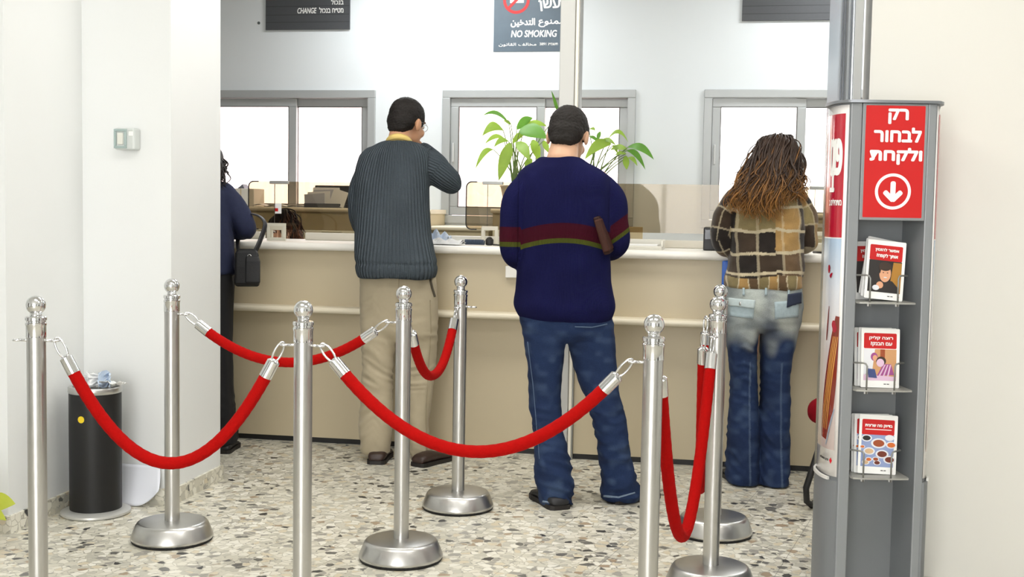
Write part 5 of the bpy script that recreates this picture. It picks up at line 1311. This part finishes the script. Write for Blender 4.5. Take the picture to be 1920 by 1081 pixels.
# ---- long haired woman in the plaid jacket
p = Person(5.50, 1420, 910, 'person', 'woman with long wavy brown hair, brown plaid jacket and faded blue jeans')
q = p.q; mb = MB()
p.torso(mb, [(340, 1408, 1468, .15, .06), (348, 1392, 1484, .15, .08), (358, 1378, 1496, .15, .095), (372, 1370, 1503, .14, .11), (395, 1367, 1505, .13, .12), (430, 1368, 1504, .11, .12), (470, 1368, 1503, .09, .12), (500, 1365, 1502, .07, .125), (522, 1360, 1502, .06, .13), (536, 1359, 1501, .06, .13), (541, 1364, 1497, .06, .12)])
LA = [q(1384, 373, .14), q(1362, 402, .13), q(1352, 440, .12), q(1362, 462, .14), q(1382, 456, .23), q(1400, 447, .34)]
RAm = [q(1492, 373, .14), q(1508, 402, .13), q(1513, 432, .12), q(1510, 454, .14), q(1492, 456, .23), q(1472, 447, .34)]
chain_tube(mb, LA, [.062, .058, .055, .052, .044, .038]); chain_tube(mb, RAm, [.062, .058, .057, .053, .044, .038])
me = remesh(mb, 'jacket', .0042, 10)
tl = lambda c, inf: (inf[:, 0] < .075) & ((c[:, 0] < q(1371, 300, .12).x) | (c[:, 1] > p.Y + .24)); tr = lambda c, inf: (inf[:, 0] < .075) & ((c[:, 0] > q(1500, 300, .12).x) | (c[:, 1] > p.Y + .24))
c, cu, cv, sid = garment_attrs(me, q(1438, 430, .1), [([tuple(v) for v in LA], .055, tl), ([tuple(v) for v in RAm], .055, tr)], .16)
n = no_of(me)
d = (vnoise(c * np.array([9, 9, 12]), 1, 51) - .5) * .018 + (vnoise(c, 26, 52) - .5) * .008
set_co(me, c + n * d[:, None])
K = lambda h: np.array(lin(h)[:3])
D, B2, TN, KHK, LT, BLK = K('#3a2f25'), K('#5d4a35'), K('#9a7b4c'), K('#7d704e'), K('#cbbd9e'), K('#241f1c')
sx_ = q(1, 430, .1).x - q(0, 430, .1).x
X_ = 1438 + (c[:, 0] - q(1438, 430, .1).x) / sx_
Yp_ = 430 - (c[:, 2] - q(1438, 430, .1).z) / sx_
X_ = X_ + (vnoise(c, 14, 57) - .5) * 9; Yp_ = Yp_ + (vnoise(c, 12, 58) - .5) * 9
col = np.zeros((len(c), 3)); front = c[:, 1] > q(1438, 430, .1).y
xe = np.array([-1e9, 1376, 1413, 1444, 1459, 1491, 1e9]); cols_i = np.clip(np.digitize(X_, xe) - 1, 0, 5)
ye = np.array([-1e9, 356, 392, 431, 474, 511, 523, 1e9]); rows_i = np.clip(np.digitize(Yp_ + np.where(X_ > 1444, 4, 0), ye) - 1, 0, 6)
tab = [[D, KHK, TN, TN, KHK, D], [D, TN, TN, TN, KHK, D], [BLK, KHK, KHK, TN, TN, D], [BLK, D, BLK, TN, TN, BLK], [D, BLK, D, D, B2, D], [D, BLK, D, D, B2, D], [KHK, TN, KHK, B2, TN, KHK]]
T_ = np.array(tab); col = T_[rows_i, cols_i]
def lines(v, es, wd): return np.min([np.abs(v - e_) for e_ in es], axis=0) < wd
yy = Yp_ + np.where(X_ > 1444, 4, 0)
hl = lines(yy, [393, 433, 474, 511], 2.8); vl = lines(X_, [1379, 1413.5, 1458, 1491], 2.2)
col[vl] = col[vl] * .6 + LT * .35; col[hl & (yy < 518)] = LT * .75
# the hem band is cut from the cloth on the cross: tan and brown blocks
hb = yy > 518; blk = np.floor((X_ - 1362) / 17).astype(int) % 3; hc_ = np.array([KHK, TN, B2])[blk]; hl2 = (np.abs(((X_ - 1362) / 17) % 1 - .5) > .44)
col[hb] = hc_[hb]; col[hb & hl2] = LT * .8
for k_, rr in ((0, .055), (1, .055)):
    m = sid == k_; u = np.floor(cu[m] / .058 + 100).astype(int); v = np.floor((cv[m] + .03 * k_) / .085).astype(int)
    pal = np.array([D, BLK, KHK, D, TN, BLK, B2]); cc = pal[(u * 3 + v * 5 + k_ * 2) % 7]
    l1 = np.abs((cu[m] / .058 + 100) % 1 - .5) > .44; l2 = np.abs(((cv[m] + .03 * k_) / .085) % 1 - .5) > .45
    cc[l1] = cc[l1] * .6 + LT * .4; cc[l2] = cc[l2] * .4 + LT * .45; col[m] = cc
col = col * (.85 + .3 * vnoise(c, 40, 55))[:, None]; set_col(me, 'dye', col)
link(me, 'jacket', M('plaid_wool', attr='dye', rough=.95, spec=.1, sheen=.2, noise=.15, nscale=220, bump=.5, bscale=420), p.root, p.root)
zl0, zl1 = q(1430, 585, .05).z, q(1430, 668, .05).z
lt1, lt2 = K('#a9b8bb'), K('#c9c4ab')
def wj(c, n_):
    base_ = jean_cols(c, n_); t = np.clip((c[:, 2] + (vnoise(c * np.array([14, 14, 8]), 1, 61) - .5) * .3 - zl1) / (zl0 - zl1), 0, 1); t = t * t * (3 - 2 * t) * (.55 + .6 * vnoise(c * np.array([10, 10, 16]), 1, 66))
    xx = np.abs(np.abs(c[:, 0] - q(1430, 600, .05).x) - .08); t = t * np.clip(1.25 - xx * 8, .35, 1)
    up = lt1 * .6 + lt2 * .4; up = up[None] * (.7 + .5 * vnoise(c * np.array([18, 18, 40]), 1, 62))[:, None]
    r = base_ * (1 - t[:, None]) + up * t[:, None]
    for xs in (1398, 1456):
        l = np.abs(c[:, 0] - (q(xs, 760, .05).x)) < .0035; l = l & (c[:, 2] < zl1 - .02) & (n_[:, 1] < 0); r[l] = r[l] * .8 + np.array(lin('#8ba0b5')[:3]) * .2
    return r
me = trousers(p, [(534, 1362, 1501, .06, .115), (550, 1361, 1502, .055, .125), (575, 1360, 1503, .05, .13), (598, 1361, 1501, .05, .125), (612, 1363, 1498, .05, .105), (622, 1375, 1486, .05, .06)],
    [(590, 1361, 1428, .05, .11), (620, 1362, 1420, .05, .10), (660, 1366, 1417, .05, .088), (700, 1370, 1417, .045, .078), (735, 1370, 1419, .04, .074), (770, 1368, 1420, .03, .08), (820, 1364, 1421, .02, .09), (865, 1362, 1421, .01, .10), (895, 1362, 1420, .0, .11), (905, 1366, 1418, .0, .10)],
    [(590, 1430, 1502, .05, .11), (620, 1427, 1495, .05, .10), (660, 1427, 1486, .05, .088), (700, 1427, 1479, .045, .078), (735, 1427, 1480, .04, .074), (770, 1424, 1480, .03, .08), (820, 1422, 1479, .02, .09), (865, 1420, 1478, .01, .10), (900, 1420, 1476, -.01, .11), (912, 1424, 1472, -.01, .10)],
    'jeans', None, 0, 23, .009, .007, wj, lambda c: .35 + .65 * np.clip(1.1 - c[:, 2] * 1.2, 0, 1))
jo = link(me, 'jeans', MATS['denim'], p.root, p.root)
bmt = bmesh.new(); bmt.from_mesh(me); tree = BVHTree.FromBMesh(bmt); rl = Vector(p.root.location)
def on_surf(px, py, off):
    o_ = EYE - rl; d_ = ray(px, py).normalized(); h = tree.ray_cast(o_, d_)
    if h[0] is None: h = (P(px, py, p.Y - .05) - rl, Vector((0, -1, 0)))
    return h[0] + h[1] * off
def surf_patch(name, quad, mat, off=.004, nx=10, ny=6, label=None):
    a, b, c_, d_ = [Vector(v) for v in quad]; gr = []
    for j in range(ny + 1):
        gr.append([on_surf(*(a.lerp(b, i / nx).lerp(d_.lerp(c_, i / nx), j / ny)), off) for i in range(nx + 1)])
    o = MB().sheet(gr).build(name, mat, jo, (0, 0, 0), smooth=True, solid=.003)
    if label: o['label'] = label
    return o
surf_patch('pocket', [(1366, 562), (1416, 566), (1412, 597), (1369, 592)], M('denim_light', '#9fafb4', .9, noise=.2, nscale=60, bump=.4, bscale=500), .003)
surf_patch('pocket_flap', [(1366, 558), (1417, 563), (1414, 578), (1368, 572)], M('denim_pale', '#b4c1c2', .9, noise=.15, nscale=60), .007, label='pale left pocket flap')
surf_patch('pocket', [(1452, 566), (1497, 562), (1496, 594), (1453, 598)], MATS['denim_light'], .003)
surf_patch('pocket_flap', [(1476, 552), (1500, 548), (1500, 568), (1474, 576)], M('denim_dark', '#20283d', .85, noise=.2, nscale=60), .008, label='dark right pocket flap')
for px_ in (1395, 1436, 1478): surf_patch('belt_loop', [(px_ - 2, 540), (px_ + 2, 540), (px_ + 2, 554), (px_ - 2, 554)], MATS['denim_light'], .006, 2, 4)
surf_patch('stud', [(1388, 566), (1391, 566), (1391, 572), (1388, 572)], STEEL, .011, 2, 2)
h1 = G(1388, 907); h2 = G(1448, 914)
shoe(p, (h1.x, h1.y), (h1.x - .03, h1.y + .23), BK, SO, .04, .06); shoe(p, (h2.x, h2.y), (h2.x + .04, h2.y + .23), BK, SO, .04, .06)
hc = q(1455, 297, .22); rot = mrot(-.1, -.5, .06); S = .95
T = head(p.skin, hc, rot, S)
body_core(p, q(1440, 335, .18), [q(1392, 372, .14), q(1486, 372, .14)], [LA[3], RAm[3]], [q(1406, 446, .37), q(1466, 446, .37)], [q(1400, 590, .05), q(1464, 590, .05)], [q(1394, 730, .04), q(1454, 730, .04)], [q(1392, 880, .02), q(1450, 882, .02)], None, .9)
p.skin.tube([T(0, -.03, -.02), q(1442, 335, .18), q(1438, 360, .14)], [.05, .05, .058], 18)
hand(p.skin, q(1407, 446, .375), (.3, 1, -.2), (0, 0, -1), 1, .35, .92); hand(p.skin, q(1465, 446, .375), (-.3, 1, -.2), (0, 0, -1), -1, .5, .92)
skin_finish(p, .0055, T, rot, S, '#c9a184'); eyes(p, T, rot, S)
# long wavy hair: scalp volume plus a few hundred locks
def long_hair(p, T, rot, S, paths, count, seed, coltop, coltip, name='hair', wave=1.0):
    rnd = random.Random(seed); mb = MB(); tcol = []
    base = MB(); E = lambda q_, r: base.ell(T(*q_), [k * S for k in r], 24, rot)
    E((0, -.016, .03), (.083, .1, .085)); E((0, -.05, -.02), (.08, .064, .08))
    me0 = remesh(base, 'tmp', .009, 4); n0 = len(me0.vertices); c0 = co_of(me0)
    mb.add([Vector(v) for v in c0], [list(f.vertices) for f in me0.polygons]); tcol += [.0] * n0
    for k in range(count):
        i = rnd.randrange(len(paths)); A_ = paths[i]; B_ = paths[(i + 1) % len(paths)] if i + 1 < len(paths) else paths[i]; f = rnd.random()
        pts = [a.lerp(b, f) for a, b in zip(A_, B_)]
        jit = Vector((rnd.gauss(0, .012), rnd.gauss(0, .010), rnd.gauss(0, .008))) * (.6 + .4 * wave); L = rnd.uniform(.55, 1.05) if wave > 1 else rnd.uniform(.62, 1.05); ph = rnd.uniform(0, 6.28); fr = rnd.uniform(8, 17); am = rnd.uniform(.004, .014) * wave
        m = 22; out = []
        for j in range(m + 1):
            t = j / m * L * (len(pts) - 1); t = min(t, len(pts) - 1 - 1e-6); a = int(t); u = t - a
            p0, p1, p2, p3 = pts[max(a - 1, 0)], pts[a], pts[a + 1], pts[min(a + 2, len(pts) - 1)]
            v = .5 * ((2 * p1) + (p2 - p0) * u + (2 * p0 - 5 * p1 + 4 * p2 - p3) * u * u + (3 * p1 - p0 - 3 * p2 + p3) * u ** 3)
            s_ = j / m; out.append(v + jit * min(1, s_ * 2.2 + .25) + Vector((math.sin(ph + fr * s_), .6 * math.cos(ph + fr * s_ * .9), .2 * math.sin(fr * s_))) * am * s_ * 1.5)
        r0 = rnd.uniform(.0016, .0042) if wave > 1 else rnd.uniform(.003, .0072); rr = [r0 * (.75 + .5 * math.sin(math.pi * min(1, j / m * .9 + .1))) * (1 - .85 * (j / m) ** 3) for j in range(m + 1)]
        mb.tube(out, rr, 6); to_ = rnd.gauss(0, .16); tcol += [min(1, j / m * L + to_) for j in range(m + 1) for _ in range(6)]
    me = mb.mesh('hair'); t = np.array(tcol); a = np.clip((t - .45) / .5, 0, 1)[:, None]; c = co_of(me); a = a * (.55 + .9 * vnoise(c, 45, 71))[:, None]; a = np.clip(a, 0, 1)
    set_col(me, 'dye', K(coltop) * (1 - a) * (.7 + .6 * vnoise(c, 70, 72))[:, None] + K(coltip) * a)
    hm = M('hair_long', attr='dye', rough=.5, spec=.35, noise=.3, nscale=260)
    return link(me, name, hm, p.root, p.root)
back = .02
H_ = lambda x, y, z: T(x, y, z)
paths = [[(H_(*v) if len(v) == 4 - 1 and abs(v[0]) < 1 else q(*v)) for v in r] for r in (
    [(-.035, .03, .108), (-.085, .01, .03), (1404, 318, .13), (1384, 345, .05), (1368, 372, .02), (1370, 392, .0)],
    [(-.03, .0, .112), (-.085, -.03, .04), (1410, 318, .08), (1394, 350, .0), (1386, 380, -.01), (1390, 402, -.02)],
    [(-.02, -.02, .112), (-.06, -.08, .05), (1424, 318, .06), (1412, 352, -.005), (1404, 385, -.02), (1410, 408, -.02)],
    [(-.01, -.03, .11), (-.03, -.1, .04), (1437, 318, .06), (1430, 352, .0), (1424, 385, -.02), (1428, 408, -.03)],
    [(.0, -.03, .11), (.0, -.105, .04), (1449, 318, .06), (1446, 352, .0), (1444, 388, -.02), (1456, 416, -.03)],
    [(.01, -.03, .11), (.03, -.1, .04), (1463, 318, .06), (1464, 350, .0), (1464, 376, -.02), (1468, 392, -.03)],
    [(.02, -.02, .112), (.06, -.08, .05), (1477, 318, .09), (1480, 345, .03), (1482, 362, .0), (1484, 374, -.01)],
    [(.03, .0, .112), (.085, -.02, .03), (1492, 320, .16), (1497, 345, .11), (1500, 362, .07), (1503, 378, .05)])]
long_hair(p, T, rot, S, paths, 1000, 5, '#33241b', '#94652f', wave=1.9)

# ---- woman in the navy jacket, mostly behind the pillar
p = Person(6.02, 400, 842, 'person', 'dark haired woman in navy jacket and long black skirt, partly hidden by the pillar')
q = p.q; mb = MB()
p.torso(mb, [(336, 366, 402, .06, .055), (342, 352, 414, .06, .075), (352, 342, 424, .06, .095), (368, 336, 430, .06, .11), (400, 335, 434, .06, .12), (450, 336, 437, .05, .12), (490, 334, 440, .05, .13), (510, 334, 441, .05, .135), (514, 338, 438, .05, .12)])
RAm = [q(418, 362, .06), q(438, 385, .06), q(456, 415, .07), q(462, 430, .10), q(440, 432, .19), q(418, 430, .25)]
LA = [q(348, 362, .06), q(334, 390, .06), q(330, 425, .07), q(338, 440, .1), q(358, 438, .19), q(376, 434, .25)]
chain_tube(mb, RAm, [.06, .056, .054, .05, .044, .036]); chain_tube(mb, LA, [.06, .056, .054, .05, .044, .036])
me = remesh(mb, 'jacket', .0085, 6); wrinkle(me, .008, 12, 14, 81); link(me, 'jacket', M('navy_cloth', '#1f2644', .85, noise=.2, nscale=60, bump=.3, bscale=300), p.root, p.root)
mb = MB(); p.torso(mb, [(500, 342, 436, .05, .11), (530, 338, 439, .05, .115), (570, 337, 436, .05, .115), (640, 336, 434, .05, .11), (720, 335, 436, .05, .115), (780, 332, 442, .05, .13), (824, 330, 447, .05, .14), (829, 334, 443, .05, .13)])
me = remesh(mb, 'skirt', .010, 5); wrinkle(me, .010, 16, 3, 83); link(me, 'skirt', M('black_cloth', '#121216', .85), p.root, p.root)
g_ = G(400, 852); shoe(p, (g_.x + .04, g_.y + .02), (g_.x + .05, g_.y + .25), BK, SO, .04, .06); shoe(p, (g_.x - .13, g_.y + .02), (g_.x - .14, g_.y + .25), BK, SO, .04, .06)
hc = q(391, 309, .12); rot = mrot(.25, -.3); S = .95; T = head(p.skin, hc, rot, S)
body_core(p, q(385, 335, .08), [q(352, 360, .06), q(414, 360, .06)], [LA[3], RAm[3]], [q(380, 434, .27), q(414, 430, .27)], [q(366, 540, .05), q(408, 540, .05)], [q(366, 680, .05), q(408, 680, .05)], [q(366, 812, .05), q(408, 812, .05)], None, .9)
p.skin.tube([T(0, -.03, -.02), q(386, 335, .08), q(384, 355, .06)], [.05, .05, .058], 18)
hand(p.skin, q(413, 430, .275), (-.2, .9, -.1), (0, 0, -1), -1, .3, .92); hand(p.skin, q(381, 434, .275), (.2, .9, -.1), (0, 0, -1), 1, .3, .92)
skin_finish(p, .006, T, rot, S, '#c9a184'); eyes(p, T, rot, S)
paths = [[q(*v) for v in r] for r in ([(390, 279, .1), (368, 300, .06), (362, 325, .0), (358, 350, -.05)], [(390, 279, .09), (380, 296, .02), (376, 325, -.03), (374, 358, -.06)], [(391, 279, .09), (392, 296, .01), (392, 325, -.04), (394, 362, -.07)], [(393, 279, .1), (404, 297, .03), (407, 325, -.02), (408, 362, -.06)], [(394, 279, .11), (413, 302, .1), (415, 325, .05), (416, 350, .0)])]
long_hair(p, T, rot, S, paths, 150, 7, '#1d1714', '#2b211b')
# her black handbag
bc = q(463, 538, -.02); bg_ = empty('handbag', bc, 0, 'black handbag hanging from the arm of the navy jacket woman', 'bag')
LB = M('bag_black', '#131315', .5, bump=.2, bscale=150)
def bq(px, py, dy): return q(px, py, dy) - bc
mb = MB()
mb.loft([[bq(px + (hx if s1 > 0 else -hx), py, -.02 + dd * s2) for s1, s2 in ((1, -1), (1, 1), (-1, 1), (-1, -1))] for px, py, hx, dd in ((462, 466, 16, .03), (463, 474, 22, .045), (463, 500, 23, .055), (463, 530, 24, .055), (464, 537, 22, .045))])
b_ = mb.build('bag_body', LB, bg_, smooth=False); bv = b_.modifiers.new('b', 'BEVEL'); bv.width = .012; bv.segments = 3
mb = MB().loft([[bq(px + (hx if s1 > 0 else -hx), py, -.075 + dd * s2) for s1, s2 in ((1, -1), (1, 1), (-1, 1), (-1, -1))] for px, py, hx, dd in ((473, 480, 12, .008), (474, 490, 14, .014), (474, 528, 14, .014), (474, 533, 12, .008))])
b_ = mb.build('pocket', LB, bg_); bv = b_.modifiers.new('b', 'BEVEL'); bv.width = .006; bv.segments = 2
pts = [bq(*v) for v in ((470, 484, -.04), (481, 466, -.03), (491, 442, .0), (497, 420, .02), (489, 407, .04), (474, 401, .06), (462, 402, .09), (454, 412, .135), (446, 440, .15), (448, 474, .06), (452, 486, .0))]
sm = []
for i in range(len(pts) - 1):
    a, b, c_, d_ = pts[max(i - 1, 0)], pts[i], pts[i + 1], pts[min(i + 2, len(pts) - 1)]
    for t in np.linspace(0, 1, 7)[:-1]: sm.append(.5 * ((2 * b) + (c_ - a) * t + (2 * a - 5 * b + 4 * c_ - d_) * t * t + (3 * b - a - 3 * c_ + d_) * t ** 3))
MB().tube(sm, .014, 8, flat=.3).build('strap', M('strap_black', '#1b1b1f', .45), bg_, smooth=True)
MB().tube([bq(468, 480, -.068) + Vector((.009 * math.cos(t), -.004, .009 * math.sin(t))) for t in np.linspace(0, 6.28, 14, endpoint=False)], .002, 6, closed=True).build('ring', CHROME, bg_, smooth=True)

# ---- teller, seated behind the counter
p = Person(7.32, 530, 690, 'person', 'dark haired bank teller seated behind the counter at the far left window, head bowed')
q = p.q; S = .95
hc = q(529, 430, 0); rot = mrot(math.pi - .1, -.12, 0); T = head(p.skin, hc, rot, S)
X0 = hc.x + .01; Y0 = 7.32
V = Vector; sh_ = [V((X0 - .17, Y0 + .12, .96)), V((X0 + .17, Y0 + .12, .96))]; el_ = [V((X0 - .23, Y0 + .02, .76)), V((X0 + .23, Y0 + .02, .76))]; wr_ = [V((X0 - .10, Y0 - .18, .80)), V((X0 + .12, Y0 - .18, .80))]
hp = [V((X0 - .09, Y0 + .2, .52)), V((X0 + .09, Y0 + .2, .52))]; kn_ = [V((X0 - .1, Y0 - .2, .50)), V((X0 + .1, Y0 - .2, .50))]; an_ = [V((X0 - .1, Y0 - .16, .1)), V((X0 + .1, Y0 - .16, .1))]
body_core(p, T(0, -.02, -.08), sh_, el_, wr_, hp, kn_, an_, None, .88)
p.skin.tube([T(0, -.03, -.03), T(0, -.05, -.10), V((X0, Y0 + .1, .99))], [.05, .05, .056], 16)
hand(p.skin, wr_[0], (.3, -1, -.1), (0, 0, -1), -1, .4, .9); hand(p.skin, wr_[1], (-.3, -1, -.1), (0, 0, -1), 1, .4, .9)
skin_finish(p, .006, T, rot, S, '#cf9f80'); eyes(p, T, rot, S)
mb = MB(); ec = lambda z, rx, ry, y: [V((X0 + rx * math.cos(t), Y0 + y + ry * math.sin(t), z)) for t in np.linspace(0, 6.28, 24, endpoint=False)]
mb.loft([ec(.48, .17, .13, .2), ec(.6, .16, .12, .19), ec(.8, .17, .12, .16), ec(.92, .19, .11, .13), ec(.985, .14, .09, .12), ec(1.01, .07, .07, .11)])
for i in (0, 1): chain_tube(mb, [sh_[i], el_[i], wr_[i]], [.06, .052, .04])
me = remesh(mb, 'blouse', .009, 5); wrinkle(me, .006, 12, 14, 91); link(me, 'blouse', M('blouse_dark', '#2a2a33', .8), p.root, p.root)
mb = MB()
for i in (0, 1): chain_tube(mb, [hp[i], kn_[i], an_[i]], [.095, .075, .06])
mb.ell(V((X0, Y0 + .2, .53)), (.18, .14, .11)); me = remesh(mb, 'trousers', .010, 5); link(me, 'trousers', MATS['black_cloth'], p.root, p.root)
for i in (0, 1): shoe(p, (an_[i].x, an_[i].y + .06), (an_[i].x, an_[i].y - .18), BK, SO, .04, .06)
paths = [[V(v) for v in r] for r in ([T(-.01, -.0, .11), T(-.075, .01, .04), T(-.09, .02, -.05), T(-.08, .04, -.13)], [T(-.01, -.02, .112), T(-.08, -.04, .04), T(-.1, -.03, -.06), T(-.1, .0, -.16)], [T(0, -.05, .1), T(-.04, -.11, .03), T(-.05, -.12, -.07), T(-.05, -.12, -.18)], [T(0, -.05, .1), T(.04, -.11, .03), T(.05, -.12, -.07), T(.05, -.12, -.18)], [T(.01, -.02, .112), T(.08, -.04, .04), T(.1, -.03, -.06), T(.1, .0, -.16)], [T(.01, -.0, .11), T(.075, .01, .04), T(.09, .02, -.05), T(.08, .04, -.13)])]
# hair that falls to the right of her face
paths += [[q(*v) for v in r] for r in ([(530, 392, -.03), (540, 400, -.10), (546, 425, -.14), (552, 455, -.15)], [(532, 392, -.02), (548, 404, -.06), (558, 430, -.1), (566, 458, -.1)])]
long_hair(p, T, rot, S, paths, 200, 9, '#1f1613', '#6b4128')
# her office chair
oc = empty('office_chair', (X0, Y0 + .22, 0), 0, 'dark office chair under the teller behind the counter', 'chair')
DKF = M('chair_dark', '#26272b', .8)
MB().box(-.22, .22, -.22, .2, .38, .44, .02, 3).build('seat', DKF, oc); MB().box(-.2, .2, .24, .29, .55, .9, .02, 3).build('backrest', DKF, oc)
MB().tube([(0, .1, .4), (0, .27, .42), (0, .3, .6)], .015, 8).build('back_support', BLACKP, oc); MB().tube([(0, 0, .08), (0, 0, .39)], .025, 12).build('gas_column', BLACKP, oc)
for k in range(5):
    a = k * 2 * math.pi / 5; lg = MB().tube([(0, 0, .09), (.26 * math.cos(a), .26 * math.sin(a), .065)], [.022, .015], 8).build('leg', BLACKP, oc)
    MB().ell((.26 * math.cos(a), .26 * math.sin(a), .028), (.028, .028, .028), 10).build('caster', RUBBER, lg)
